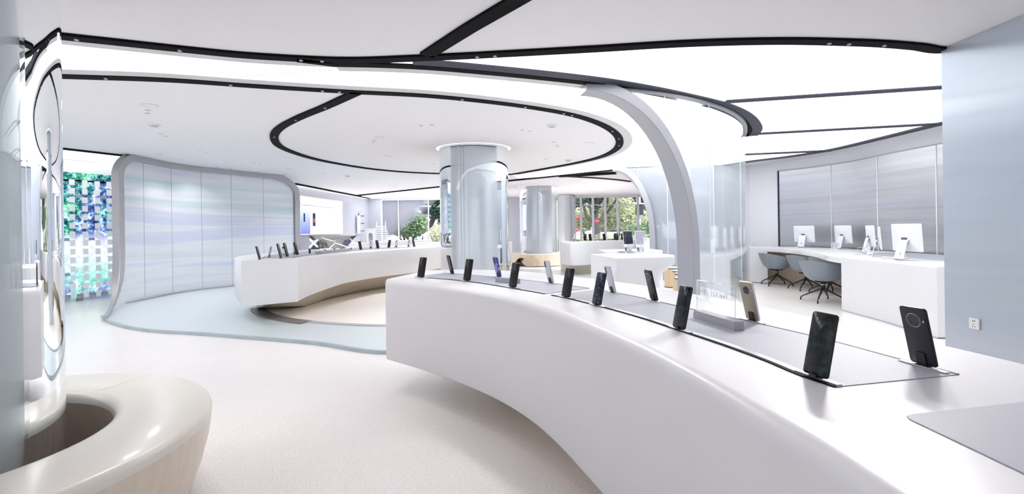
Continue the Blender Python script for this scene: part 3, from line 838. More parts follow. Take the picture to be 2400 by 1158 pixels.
def tile_at(s_, z, m, w=tw, h=0.112):
    c = wa + wd*s_ + wn*0.062
    key = (m, round(w, 3), round(h, 3))
    if key not in tme:
        o = MB().box((0, 0, 0), (w, 0.022, h)).build('tile', M[m], None, 0)
        tme[key] = o.data
    else:
        o = bpy.data.objects.new('tile', tme[key]); COL.objects.link(o)
    o.parent = root
    o.matrix_parent_inverse = root_matrix(root).inverted()
    o.location = (c.x, c.y, z)
    o.rotation_euler = (0, 0, math.atan2(wd.y, wd.x))
nrow = 14
for r in range(nrow):
    z = 2.30 - r*0.168
    for cidx in range(16):
        s_ = s_r - 0.03 - cidx*0.205
        if s_ < s_l + 0.1: continue
        tile_at(s_, z + 0.004*((cidx*7 + r*3) % 3), 'tilewhite')
for k in range(16):
    r = random.randrange(nrow); cidx = random.randrange(6)
    tile_at(s_r - 0.13 - cidx*0.205, 2.21 - r*0.168, 'tilegrey', 0.10, 0.06)
for cidx in range(9):
    tile_at(s_r - 0.13 - cidx*0.205, 0.09, 'tilegrey', 0.10, 0.10)

# ================================================================== DISPLAY COUNTERS
ZT = 0.90
def counter(name, label, front, back, zb, ns=70, fil=0.035, base_in=(0.10, 0.42), base_back=0.12, base_z=0.0, base_m='plinth', slab_name='body', base_s=(0.0, 1.0)):
    """front/back: plan paths; zb(t): underside height"""
    F = resample(front, ns); Bk = resample(back, ns)
    root = thing(name, label, 'counter', (F[ns//2].x, F[ns//2].y, base_z))
    rings = []; base = []
    for i in range(ns):
        t = i/(ns - 1)
        f, b = F[i], Bk[i]
        d = (b - f); w = d.length; d = d/w
        z0 = zb(t)
        pr = [(0.012, z0), (0.0, z0 + 0.012)]
        for k in range(7):
            a = math.pi/2*k/6
            pr.append((fil - fil*math.cos(a), ZT - fil + fil*math.sin(a)))
        pr += [(w - 0.012, ZT), (w, ZT - 0.012), (w, z0 + 0.01), (w - 0.01, z0)]
        rings.append([(f.x + d.x*s_, f.y + d.y*s_, z) for s_, z in pr])
        if base_s[0] <= t <= base_s[1]:
            e = min(1.0, max(0.0, (t - base_s[0])/0.16)); e = e*e*(3 - 2*e)
            hull = 1.0 if base_s[0] <= 0 else max(0.02, min(1.0, (t - base_s[0])/0.14))**0.7
            a0, a1 = base_in; a0 = a0 + (0.12 - a0)*(1 - e); a1 = a1 + (0.40 - a1)*(1 - e)
            prb = [(a0*w, z0 - 0.0005)]
            for k in range(1, 7):
                u = k/6
                prb.append((a0*w + (a1 - a0)*w*(u**0.8), z0 - 0.0005 - (z0 - base_z - 0.004)*hull*(u**1.5)))
            bb_ = base_back + (0.30 - base_back)*(1 - e)
            prb += [(w*(1 - bb_ - 0.08), z0 - 0.0005 - (z0 - base_z - 0.004)*hull), (w*(1 - bb_), z0 - 0.0005)]
            base.append([(f.x + d.x*s_, f.y + d.y*s_, z) for s_, z in prb])
    part(slab_name, MB().loft(rings), M['corian'], root, smooth=50)
    part('plinth', MB().loft(base), M[base_m], root, smooth=50)
    sh = []
    return root
def inlay(root, fpath, bpath, s0, s1, nm='inlay_panel', slots=True, ends=0.03, fslot=0.013):
    """grey panel between a front and a back slot line, with the dark slots themselves"""
    n = 40
    fa = resample(fpath, 200)[int(200*s0):max(int(200*s1), 1)]
    ba = resample(bpath, 200)[int(200*s0):max(int(200*s1), 1)]
    fa = resample(fa, n); ba = resample(ba, n)
    poly = fa + ba[::-1]
    part(nm, MB().prism(poly, ZT + 0.0004, ZT + 0.0022), M['inlay'], root, smooth=0)
    if slots:
        part('front_slot', MB().ribbon(fa, -fslot/2, fslot/2, ZT + 0.0006, ZT + 0.0034), M['black'], root, smooth=0)
        part('back_slot', MB().ribbon(ba, -fslot*0.4, fslot*0.4, ZT + 0.0006, ZT + 0.0034), M['slate'], root, smooth=0)
        part('front_channel', MB().ribbon(fa, fslot/2 if (fa[1]-fa[0]).cross(ba[0]-fa[0]) > 0 else -fslot/2 - 0.024, fslot/2 + 0.024 if (fa[1]-fa[0]).cross(ba[0]-fa[0]) > 0 else -fslot/2, ZT + 0.0006, ZT + 0.0028), M['channel'], root, smooth=0)
    return root
M['channel'] = pbr('satin_slot_channel', (0.66, 0.67, 0.72), 0.25, metal=0.3)
CT = lambda pts: XY(pts, ZT)
# ---- near counter
nf = spline(CT([(903, 655), (960, 661), (1060, 673), (1160, 689), (1252, 711), (1314, 733), (1380, 761), (1504, 815), (1640, 887), (1780, 971), (1914, 1052), (2066, 1154)]) + [V2(0.56, 0.45), V2(0.56, 0.0), V2(0.54, -0.6)], 6)
bs = spline(CT([(1040, 640), (1064, 642), (1168, 651), (1283, 663), (1460, 690), (1640, 730), (1780, 760), (1954, 801), (2124, 847), (2245, 879)]), 6)
fs = spline(CT([(975, 649), (1095, 660), (1205, 677), (1330, 700), (1403, 718), (1500, 745), (1595, 776), (1700, 811), (1800, 848), (1900, 889), (1960, 908)]), 6)
nb = spline([P(1000, 634, ZT).to_2d(), P(1060, 632, ZT).to_2d()] + [p for p in [V2(-0.05, 4.65), V2(0.45, 4.08), V2(0.88, 3.35), V2(1.15, 2.62), V2(1.32, 2.0), V2(1.42, 1.5), V2(1.46, 0.8), V2(1.46, -0.6)]], 8)
near = counter('display_counter', 'long white curved display counter in the foreground', nf, nb, lambda t: 0.25, ns=90, fil=0.045, base_in=(0.08, 0.40), base_s=(0.10, 1.0))
inlay(near, fs, bs, 0.0, 0.46)
inlay(near, fs, bs, 0.475, 1.0)
c3 = CT([(2108, 975), (2400, 944), (2400, 1112)])
p2 = [V2(0.80, 0.985), V2(0.815, 1.005), V2(0.85, 1.015), V2(1.20, 1.075), V2(1.21, -0.3), V2(0.80, -0.3)]
p2 = [c3[0] + V2(0.004, -0.02), c3[0] + V2(0.012, -0.004), c3[0] + V2(0.03, 0.003), c3[1], V2(1.2, 1.10), V2(1.22, -0.4), V2(0.80, -0.4), V2(0.815, 0.4), c3[2]]
part('inlay_panel', MB().prism(p2, ZT + 0.0004, ZT + 0.0024), M['inlay'], near, smooth=0)

# ---- left counter
lf = spline(CT([(698, 606), (715, 603.5), (745, 600), (800, 594.5), (860, 589), (920, 584.8), (992, 580.5)]) + [V2(-1.6, 11.9), V2(-0.6, 12.9)], 6)
lb = spline([P(565, 612, ZT).to_2d(), V2(-4.45, 7.9), V2(-4.65, 8.8), V2(-4.6, 9.8), V2(-4.2, 10.9), V2(-3.4, 12.1), V2(-2.5, 13.0), V2(-1.3, 13.9)], 6)
left = counter('display_counter', 'white curved display counter on a beige plinth at the left', lf, lb,
               lambda t: 0.27 + 0.10*min(1, max(0, (t - 0.0)/0.22))**1.0 * (1 if t > 0 else 0), ns=80, fil=0.02, base_in=(0.03, 0.30), base_z=0.048, base_s=(0.02, 1.0))
lfo = offset(lf, 0.0)
def between(u0, n=60):
    a, b = resample(lf, n), resample(lb, n)
    return [p.lerp(q, u0) for p, q in zip(a, b)]
lfs, lbs = between(0.22), between(0.66)
inlay(left, lfs, lbs, 0.05, 0.62, fslot=0.02)

# ---- counter by the tall windows
wf = CT([(1312, 566.5), (1337, 569), (1420, 566), (1560, 561)])
wf = spline([wf[0], wf[1], wf[2], wf[3]], 5)
wbk = spline([wf[0] + V2(0.15, 1.1), wf[5] + V2(0.3, 1.35), V2(4.2, 15.9), V2(6.0, 16.4)], 6)
winc = counter('display_counter', 'white display counter in front of the tall back windows', wf, wbk, lambda t: 0.30, ns=40, fil=0.02, base_in=(0.18, 0.4))
# ---- far counter end beside the middle column
ff = [V2(-2.95, 15.0), V2(-2.2, 14.6), V2(-1.0, 14.45), V2(0.0, 14.9)]
fb = [V2(-2.85, 15.9), V2(-2.0, 15.6), V2(-0.9, 15.5), V2(-0.2, 15.8)]
farc = counter('display_counter', 'white counter end seen left of the middle column', spline(ff, 6), spline(fb, 6), lambda t: 0.30, ns=24, fil=0.02, base_in=(0.15, 0.4))
# ---- long low counter along the grey back-left wall
bf = [V2(-5.1, 15.2), V2(-4.6, 16.6), V2(-3.9, 17.8), V2(-3.0, 18.4)]
bb = [V2(-5.9, 15.5), V2(-5.4, 17.2), V2(-4.5, 18.6), V2(-3.2, 19.3)]
M['creamtop'] = M['seat']
backc = counter('display_counter', 'cream counter along the grey wall behind the left counter', spline(bf, 6), spline(bb, 6), lambda t: 0.30, ns=24, fil=0.02)
# ---- round ended counter inside the glass enclosure
def pill(c, L_, R_, a, n=20):
    pts = []
    for k in range(n + 1):
        t = math.pi/2 - math.pi*k/n
        pts.append(V2(L_/2 + R_*math.cos(t), R_*math.sin(t)))
    pts += [V2(-L_/2, -R_), V2(-L_/2, R_)]
    ca, sa = math.cos(a), math.sin(a)
    return [V2(c[0] + p.x*ca - p.y*sa, c[1] + p.x*sa + p.y*ca) for p in pts]
rcx = thing('round_counter', 'white round ended counter with two tablets inside the glass enclosure', 'counter', (1.55, 6.78, 0))
po = pill((1.46, 6.78), 0.44, 0.55, math.radians(8))
def scaled(poly, k, c): return [c + (p - c)*k for p in poly]
cc_ = V2(1.46, 6.78)
xl_ = min(p.x for p in po)
rings = [[(xl_ + (p.x - xl_)*k, p.y, z) for p in po] for k, z in ((0.78, 0.0), (0.78, 0.3), (0.79, 0.55), (0.84, 0.68), (0.95, 0.755), (1.0, 0.80), (1.0, 0.885), (0.993, ZT))]
part('body', MB().loft(rings), M['corian'], rcx, smooth=50)
part('inlay_panel', MB().prism(scaled(po, 0.70, cc_), ZT + 0.0004, ZT + 0.002), M['inlaylight'] if 'inlaylight' in M else M['corian'], rcx, smooth=0)
for px, py in ((1458, 589.5), (1478, 593.5)):
    q = P(px, py, ZT)
    part('cable_cap', MB().lathe([(0, 0.004), (0.055, 0.004), (0.06, 0.0004)], (q.x, q.y, ZT), 20), M['dotgrey'], rcx)
tier = thing('counter_block', 'white raised block behind the round ended counter', 'counter', (1.7, 8.8, 0))
tp = [V2(1.62, 8.25), V2(2.6, 8.6), V2(2.4, 9.2), V2(1.62, 8.9)]
tp = [P(1419, 590.5, ZT).to_2d(), P(1419, 590.5, ZT).to_2d() + V2(1.0, 0.28), P(1419, 590.5, ZT).to_2d() + V2(0.95, 0.95), P(1419, 590.5, ZT).to_2d() + V2(0.02, 0.8)]
part('body', MB().prism(tp, 0.0, ZT), M['corian'], tier)
part('plinth', MB().prism([p + (V2(2.1, 8.9) - p)*0.12 for p in tp], -0.0 + 0.0, 0.001), M['plinth'], tier)

# ================================================================== PHONES
PW, PH, PT = 0.075, 0.164, 0.0085
TILT = Matrix.Rotation(math.radians(-13), 4, 'X')
def phone_proto(body, back, cam_style, screen='screenoff', lit=False):
    root = thing('phone', 'phone', 'phone')
    T = Matrix.Translation((0, 0, 0.006)) @ TILT
    b = part('body', slab(MB(), PW, PH, PT, 0.009, T, 0.0018), M[body], root, False, 50)
    part('screen', slab(MB(), PW - 0.004, PH - 0.005, 0.0006, 0.008, T @ Matrix.Translation((0, -PT/2 - 0.0001, 0.0025)), 0.0002), M[screen], root, False, 50)
    part('back_cover', slab(MB(), PW - 0.004, PH - 0.005, 0.0008, 0.008, T @ Matrix.Translation((0, PT/2 + 0.0001, 0.0025)), 0.0003), M[back], root, False, 50)
    if cam_style == 'round':
        mb = MB()
        ring = MB(); lens = MB()
        cz = PH - 0.036
        def cyl(mb, r, y0, y1, n=28):
            R0 = [T @ Vector((r*math.cos(2*math.pi*i/n), y0, cz + r*math.sin(2*math.pi*i/n))) for i in range(n)]
            R1 = [T @ Vector((r*math.cos(2*math.pi*i/n), y1, cz + r*math.sin(2*math.pi*i/n))) for i in range(n)]
            return mb.loft([R0, R1])
        cr = part('camera_ring', cyl(MB(), 0.0196, PT/2, PT/2 + 0.0016), M['chrome'], root, False, 40)
        part('camera_glass', cyl(MB(), 0.0185, PT/2 + 0.0012, PT/2 + 0.0020), M['lens'], root, False, 40)
        for dx, dz in ((-0.007, 0.006), (0.007, 0.006), (-0.007, -0.007), (0.007, -0.007)):
            n = 14
            q = [T @ Vector((dx + 0.0045*math.cos(2*math.pi*i/n), PT/2 + 0.0023, cz + dz + 0.0045*math.sin(2*math.pi*i/n))) for i in range(n)]
            part('lens', MB().add(q, [tuple(range(n))]), M['slate'], cr, False, 0)
        part('flash', slab(MB(), 0.003, 0.006, 0.001, 0.0012, T @ Matrix.Translation((-0.027, PT/2 + 0.0006, cz - 0.003)), 0.0002), M['dotwhite'], root, False)
    elif cam_style == 'strip':
        cr = part('camera_bump', slab(MB(), 0.018, 0.042, 0.0022, 0.005, T @ Matrix.Translation((0.024, PT/2 + 0.001, PH - 0.052)), 0.0005), M['lens'], root, False)
    part('side_key', slab(MB(), 0.0015, 0.018, 0.002, 0.0004, T @ Matrix.Translation((PW/2 + 0.0004, 0, PH*0.60)), 0.0002), M[body], root, False)
    # clip behind and foot below
    cl = slab(MB(), 0.026, 0.034, 0.004, 0.002, T @ Matrix.Translation((0, PT/2 + 0.0028, 0.002)), 0.0006)
    part('clip', cl, M['clip'], root, False)
    ft = MB().box((0, 0.004, 0.0046), (0.034, 0.018, 0.0030)).box((0, -0.0075, 0.0075), (0.020, 0.004, 0.008))
    part('foot', ft, M['clip'], root, False)
    part('base_plate', MB().box((0, 0.006, 0.0018), (0.13, 0.016, 0.0032)), M['channel'], root, False)
    return root
def ui_mat(name, cols, sc=26):
    m, nt, b, out = new_mat(name)
    tc = nt.nodes.new('ShaderNodeTexCoord')
    vo = nt.nodes.new('ShaderNodeTexVoronoi'); vo.distance = 'CHEBYCHEV'; vo.inputs['Scale'].default_value = 60; vo.feature = 'F1'
    nz = nt.nodes.new('ShaderNodeTexNoise'); nz.inputs['Scale'].default_value = sc
    mp = nt.nodes.new('ShaderNodeMapping'); mp.inputs['Scale'].default_value = (1, 1, 1.6)
    nt.links.new(tc.outputs['Object'], mp.inputs[0])
    for n in (vo, nz): nt.links.new(mp.outputs[0], n.inputs['Vector'])
    r = ramp(nt, cols); nt.links.new(nz.outputs['Fac'], r.inputs[0])
    r2 = ramp(nt, [(0.35, (0.22, 0.22, 0.22)), (0.6, (1, 1, 1))]); nt.links.new(vo.outputs['Distance'], r2.inputs[0])
    mx = nt.nodes.new('ShaderNodeMixRGB'); mx.blend_type = 'MULTIPLY'; mx.inputs[0].default_value = 0.8
    nt.links.new(r.outputs[0], mx.inputs[1]); nt.links.new(r2.outputs[0], mx.inputs[2])
    b.inputs['Base Color'].default_value = (0.008, 0.008, 0.01, 1); b.inputs['Roughness'].default_value = 0.12; b.inputs['Specular IOR Level'].default_value = 0.25
    nt.links.new(mx.outputs[0], b.inputs['Emission Color']); b.inputs['Emission Strength'].default_value = 0.35
    return m
M['ui'] = ui_mat('dark_home_screen', [(0.3, (0.002, 0.002, 0.004)), (0.5, (0.02, 0.025, 0.03)), (0.62, (0.02, 0.06, 0.05)), (0.75, (0.10, 0.10, 0.26))])
M['ui2'] = ui_mat('blue_home_screen', [(0.35, (0.002, 0.002, 0.01)), (0.52, (0.03, 0.035, 0.10)), (0.66, (0.20, 0.20, 0.5)), (0.8, (0.6, 0.6, 0.8))], 40)
PR = {}
PR['black'] = phone_proto('phoneblack', 'phonedark', 'round', 'ui')
PR['black2'] = phone_proto('phoneblack', 'phonedark', 'round', 'ui2')
PR['off'] = phone_proto('phoneblack', 'phonedark', 'strip', 'screenoff')
PR['graphite'] = phone_proto('phoneblack', 'phonedark', 'round')
PR['gold'] = phone_proto('phonesilver', 'phonegold', 'round')
PR['silver'] = phone_proto('phonesilver', 'phonesilver', 'strip')
PR['blue'] = phone_proto('phoneblue', 'phoneblue', 'strip')
for o in list(PR.values()): o.location = (0, 0, -50)
used = {}
def place_phone(kind, p, n, label, group, sc=1.0, z=ZT + 0.003, lean=0.0):
    src = PR[kind]
    if kind not in used: o = src; used[kind] = 1
    else: o = copy_tree(src)
    o.location = (p[0], p[1], z)
    o.rotation_euler = (0, 0, math.atan2(n[0], -n[1]) + lean)
    o.scale = (sc, sc, sc)
    tag(o, label, 'phone', group)
    return o
def dirs(path, other, p):
    i = min(range(len(path)), key=lambda k: (path[k] - p).length)
    j = min(range(len(other)), key=lambda k: (other[k] - p).length)
    n = nrm2(path)[i]
    if n.dot(other[j] - path[i]) > 0: n = -n
    return n            # points away from the other row
G1 = 'phones in the front row of the near counter'
for i, (px, py, kd, lab, ln) in enumerate([
    (986, 652, 'off', 'dark phone at the far left end of the near counter front row', 0.15),
    (1094, 660, 'off', 'second dark phone from the left in the near counter front row', 0.15),
    (1201, 676, 'off', 'third dark phone in the front row, beside the small acrylic sign', 0.12),
    (1326, 699, 'off', 'fourth phone in the front row, with a pale reflection across its screen', 0.1),
    (1398, 718, 'black2', 'phone with a dark blue home screen, left of the long acrylic sign', 0.05),
    (1591, 775, 'black', 'phone with a black home screen in front of the long acrylic sign', 0.02),
    (1911, 889, 'black', 'largest dark phone facing the viewer at the right of the front row', 0.0)]):
    p = P(px, py, ZT).to_2d()
    place_phone(kd, p, dirs(fs, bs, p), lab, G1, lean=ln)
G2 = 'phones in the back row of the near counter'
for px, py, kd, lab, ln in [
    (1060, 643, 'graphite', 'dark phone seen from behind at the left of the back row', -0.3),
    (1170, 651, 'blue', 'blue phone seen from behind through the small acrylic sign', -0.2),
    (1292, 665, 'silver', 'silver phone seen from behind in the middle of the back row', -0.2),
    (1437, 688, 'silver', 'silver phone leaning behind the dark blue screened phone', -0.15),
    (1534, 707, 'graphite', 'graphite phone with a round camera, left of the long acrylic sign', -0.1),
    (1766, 755, 'gold', 'champagne gold phone with a round black camera', -0.08),
    (2167, 862, 'graphite', 'largest graphite phone with a round camera at the right end of the counter', -0.05)]:
    p = P(px, py, ZT).to_2d()
    place_phone(kd, p, dirs(bs, fs, p), lab, G2, lean=ln)
G3 = 'phones on the left counter'
ld = [(609, 609, 'off', 1, 1.1, 'leftmost thin dark phone standing on the end of the left counter'), (630, 604, 'silver', -1, 1.0, 'thin silver phone second from the left end of the left counter'),
      (659, 606, 'off', 1, 1.25, 'dark phone left of the small acrylic holder on the left counter'), (674, 602.5, 'off', 1, 1.25, 'dark phone right of the small acrylic holder on the left counter'),
      (689, 597, 'silver', -1, 1.0, 'silver phone leaning to the left before the partition post'), (697, 598, 'off', 1, 1.2, 'dark phone leaning to the right before the partition post'),
      (846, 586, 'off', 1, 1.0, 'first dark phone right of the angular X display'), (868, 583.5, 'silver', -1, 1.0, 'pale blue phone in front of the white arch display'),
      (886, 583, 'off', 1, 1.0, 'black phone right of the white arch display'), (911, 581, 'off', -1, 1.0, 'black phone standing before the round bush in the window'),
      (928, 580.5, 'silver', -1, 1.0, 'grey phone standing before the window on the left counter'), (957, 579, 'silver', -1, 1.0, 'light blue phone near the far end of the left counter'),
      (971, 579, 'off', 1, 1.0, 'last black phone at the far end of the left counter')]
for px, py, kd, sg, sc, lab in ld:
    p = P(px, py, ZT).to_2d()
    n = dirs(lfs, lbs, p)*sg
    place_phone(kd, p, n, lab, G3, sc*1.05)
G4 = 'phones on the counter before the tall windows'
for k, (px, kd) in enumerate([(1346, 'silver'), (1371, 'off'), (1384, 'off'), (1403, 'silver'), (1417, 'off'), (1442, 'off'), (1446, 'graphite'), (1459, 'off')]):
    p = PD(px, 560, 14.4 + 0.3*(k % 2)).to_2d()
    place_phone(kd, p, V2(-0.3 if k % 2 else 0.3, -1 if k % 3 else 1), ['grey phone at the left end of the window counter', 'second phone from the left on the window counter', 'third phone from the left on the window counter', 'pale phone in the middle of the window counter', 'black phone leaning right in the middle of the window counter', 'left phone of the close pair on the window counter', 'right phone of the close pair on the window counter', 'rightmost phone on the window counter'][k], G4, 1.2)

# ================================================================== ACRYLIC SIGNS ON THE NEAR COUNTER
def acrylic_sign(pa, pb, sheet_w, sheet_h, texts, label, blk, sheet_off):
    """pa, pb: plan ends of the front edge of the metal foot"""
    c = (pa + pb)/2; d = (pb - pa); L_ = d.length; ang = math.atan2(d.y, d.x)
    root = thing('acrylic_sign', label, 'sign', (c.x, c.y, ZT + 0.0024), ang)
    bw, bd, bh = L_, blk[0], blk[1]
    rings = []
    for x, k in ((-bw/2, 0.0), (-bw/2 + 0.004, 0.6), (-bw/2 + 0.012, 1.0), (bw/2 - 0.002, 1.0), (bw/2, 0.97)):
        h = bh*(0.55 + 0.45*k)
        rings.append([(x, 0, 0), (x, bd, 0), (x, bd, h), (x, 0, h)])
    part('foot', MB().loft(rings), M['alu'], root, False)
    sx = sheet_off
    sh = part('sheet', slab(MB(), sheet_w, sheet_h, 0.006, 0.008, Matrix.Translation((sx, bd*0.6, bh*0.5)), 0.0004), M['acrylic'], root, False, 30)
    eg = MB()
    pr = rrect(sheet_w, sheet_h, 0.008, 5)
    path = [Vector((sx + x, bd*0.6, bh*0.5 + z + sheet_h/2)) for x, z in pr]
    path.append(path[0])
    part('bright_edge', eg.tube(path, 0.0013, 5), M['acrylic_edge'], root, False)
    for body, size, x, z in texts:
        Mx = Matrix.Translation((sx + x, bd*0.6 + 0.0035, bh*0.5 + z)) @ Matrix.Rotation(math.radians(90), 4, 'X') @ Matrix.Diagonal((-1, 1, 1, 1))
        text_mesh('lettering', body, size, M['whiteprint'], root, Mx)
    return root
pa, pb = P(1625, 746, ZT).to_2d(), P(1721, 777, ZT).to_2d()
acrylic_sign(pa, pb, 0.262, 0.145, [('Find X2', 0.030, 0.03, 0.088), ('系列', 0.026, -0.09, 0.088)], 'clear acrylic sign on a long grey metal foot', (0.042, 0.034), -0.02)
pa, pb = P(1161, 662, ZT).to_2d(), P(1208, 666.5, ZT).to_2d()
acrylic_sign(pa, pb, 0.185, 0.115, [('Reno5', 0.032, 0.035, 0.066), ('系列', 0.028, -0.050, 0.066)], 'small clear acrylic sign beside the blue phone', (0.05, 0.034), -0.03)

# ================================================================== SERVICE DESK
ZD = 0.80
DT = lambda pts: XY(pts, ZD)
dfp = spline(DT([(1757, 579), (1800, 580), (1850, 583), (1900, 588.5), (1967, 602), (2060, 611), (2195, 626)]), 6)
dbk = [q for q in WRs if True]
root = thing('service_desk', 'long white curved service desk along the right wall', 'desk', (5.2, 8.0, 0))
dL = cumlen(dfp)
def wall_pt(p):     # matching point just before the curved wall
    return None
bp = spline([V2(5.55, 11.65), V2(6.15, 11.1), V2(6.52, 10.3), V2(6.62, 9.2), V2(6.6, 7.6), V2(6.58, 6.2), V2(6.5, 5.3)], 6)
nst = 60
F = resample(dfp, nst); Bk = resample(bp, nst)
rings = []
for f, b in zip(F, Bk):
    d = (b - f); w = d.length; d /= w
    rings.append([(f.x + d.x*s_, f.y + d.y*s_, z) for s_, z in ((0.0, ZD - 0.095), (0.0, ZD - 0.012), (0.012, ZD), (w - 0.01, ZD), (w - 0.01, ZD - 0.095))])
part('worktop', MB().loft(rings), M['corian'], root, smooth=40)
i_a = min(range(nst), key=lambda i: abs(1200 + FPX*F[i].x/F[i].y - 1797))
i_b = min(range(nst), key=lambda i: abs(1200 + FPX*F[i].x/F[i].y - 1967))
def panel_run(i0, i1, nm, depth=0.9):
    rr = []
    for i in range(i0, i1 + 1):
        f, b = F[i], Bk[i]
        d = (b - f); w = d.length; d /= w
        rr.append([(f.x + d.x*s_, f.y + d.y*s_, z) for s_, z in ((0.002, 0.012), (0.002, ZD - 0.094), (w*depth, ZD - 0.094), (w*depth, 0.012))])
    part(nm, MB().loft(rr), M['corian'], root)
panel_run(0, i_a, 'pedestal', 0.5)
panel_run(i_b, nst - 1, 'pedestal', 0.85)
wp = [Bk[i].lerp(F[i], 0.10) for i in range(max(i_a - 3, 0), i_b + 1)]
part('modesty_panel', MB().ribbon(wp, -0.02, 0.02, 0.02, ZD - 0.097), M['birch'], root)
mp_ = [f.lerp(b, 0.42) for f, b in zip(F[i_b - 6:], Bk[i_b - 6:])]; mq_ = [f.lerp(b, 0.93) for f, b in zip(F[i_b - 6:], Bk[i_b - 6:])]
part('desk_mat', MB().prism(mp_[:-2] + mq_[:-2][::-1], ZD + 0.0004, ZD + 0.003), M['greydesk'], root, smooth=0)
part('floor_line', MB().ribbon(F[i_b:], -0.01, 0.0 + 0.002, 0.001, 0.012), M['seamdark'], root)

# brushed panel let into the wall behind the desk
root = thing('wall_panel', 'wide brushed silver panel on the wall behind the service desk', 'wall panel', (6.3, 9.5, 0.75))
s0_ = min(range(len(WRs)), key=lambda i: abs(1200 + FPX*WRs[i].x/WRs[i].y - 2215) if WRs[i].y < 9 and WRs[i].y > 6.2 else 1e9)
s1_ = min(range(len(WRs)), key=lambda i: abs(1200 + FPX*WRs[i].x/WRs[i].y - 1828) if 9 < WRs[i].y < 12.5 else 1e9)
pw = resample(WRs[max(s0_ - 4, 0):s1_ + 1], 61)
sd = 1
if (pw[30] + nrm2(pw)[30]*0.1).length > pw[30].length: sd = -1
segs = [0, 14, 24, 36, 48, 60]
for a, b in zip(segs, segs[1:]):
    part('metal_sheet', MB().ribbon(pw[a:b + 1], *sorted((sd*0.005, sd*0.03)), 0.45, HC - 0.22), M['brushed'], root)
pwo = offset(pw, sd*0.032)
for a in segs[1:-1]:
    part('joint', MB().box((pwo[a].x, pwo[a].y, (0.45 + HC - 0.22)/2), (0.016, 0.016, HC - 0.67)), M['seamlight'], root)
part('edge_profile', MB().box((pwo[-1].x, pwo[-1].y, (0.45 + HC - 0.2)/2), (0.03, 0.03, HC - 0.65)), M['slate'], root)
part('top_profile', MB().ribbon(pw, *sorted((sd*0.0, sd*0.04)), HC - 0.22, HC - 0.205), M['seamdark'], root)

# ================================================================== CHAIRS
def chair_proto():
    root = thing('swivel_chair', 'chair', 'chair')
    # tub shell: u runs round from one arm over the back to the other arm
    nu, nv = 29, 9
    def pt(u, v, off):
        a = u*math.radians(128)
        rim = 0.735 - 0.17*abs(u)**1.6
        zs = 0.40
        zz = zs + (rim - zs)*v**1.15
        R_ = 0.185 + 0.105*v**0.65 + off
        back = 0.05*v*max(0, math.cos(a))
        x = -(R_ + back)*math.cos(a)*0.98; y = (R_*1.06)*math.sin(a)
        return Vector((x, y, zz - (off*0.4 if v < 0.1 else 0)))
    outer = [[pt(-1 + 2*i/(nu-1), j/(nv-1), 0.0) for j in range(nv)] for i in range(nu)]
    inner = [[pt(-1 + 2*i/(nu-1), j/(nv-1), -0.016) for j in range(nv)] for i in range(nu)]
    rings = [o + inn[::-1] for o, inn in zip(outer, inner)]
    mb = MB().loft(rings, True, True)
    sh = part('shell', mb, M['shell'], root, False, 50)
    # seat pan closing the bottom, waterfall at the front
    pan = [[Vector((p.x*k, p.y*k, z)) for p in [pt(-1 + 2*i/(nu-1), 0, 0.0) for i in range(nu)]] for k, z in ((1.0, 0.40), (0.86, 0.372), (0.55, 0.362), (0.08, 0.36))]
    pan2 = [[q + Vector((0, 0, 0.016)) for q in r] for r in pan][::-1]
    part('seat', MB().loft(pan + pan2, True, False), M['shell'], root, False, 50)
    # crossbar, column, four splayed legs with feet
    part('crossbar', MB().tube([(-0.15, 0, 0.362), (-0.10, 0, 0.348), (0.10, 0, 0.348), (0.15, 0, 0.362)], 0.011, 8).tube([(0, -0.15, 0.362), (0, -0.10, 0.348), (0, 0.10, 0.348), (0, 0.15, 0.362)], 0.011, 8), M['legblack'], root, False)
    col = part('stem', MB().lathe([(0, 0.35), (0.026, 0.35), (0.026, 0.30), (0.022, 0.30), (0.022, 0.285), (0.03, 0.285), (0.03, 0.21), (0, 0.19)], n=20), M['legblack'], root, False)
    part('stem_ring', MB().lathe([(0.0275, 0.300), (0.0275, 0.288)], n=20), M['chrome'], col, False)
    for k in range(4):
        a = math.radians(25 + 90*k)
        d = Vector((math.cos(a), math.sin(a), 0))
        pts = [d*0.015 + Vector((0, 0, 0.225)), d*0.10 + Vector((0, 0, 0.175)), d*0.27 + Vector((0, 0, 0.072)), d*0.292 + Vector((0, 0, 0.05)), d*0.296 + Vector((0, 0, 0.012))]
        lg = part('leg', MB().tube(pts, [0.020, 0.015, 0.010, 0.0095, 0.0095], 8), M['legblack'], root, False)
        e = d*0.296
        part('foot_glide', MB().lathe([(0, 0.0), (0.013, 0.0), (0.013, 0.014), (0, 0.014)], (e.x, e.y, 0), 12), M['legblack'], lg, False)
    return root
ch = chair_proto()
cl = [(1821, 668, 10, 'grey tub chair with black swivel base at the far end of the service desk'), (1890, 679, 16, 'grey tub chair in the middle of the three, half hidden by the nearest chair'), (1929, 706, 20, 'nearest grey tub chair, at the end of the knee space of the desk'), (1945, 687.5, 24, 'grey tub chair almost hidden behind the nearest chair')]
for i, (px, py, rz, lab) in enumerate(cl):
    o = ch if i == 0 else copy_tree(ch)
    q = P(px, py, 0)
    o.location = (q.x, q.y, 0.0)
    o.rotation_euler = (0, 0, math.radians(rz))
    o.scale = (1.13, 1.13, 0.95)
    tag(o, lab, 'chair', 'grey chairs at the service desk')

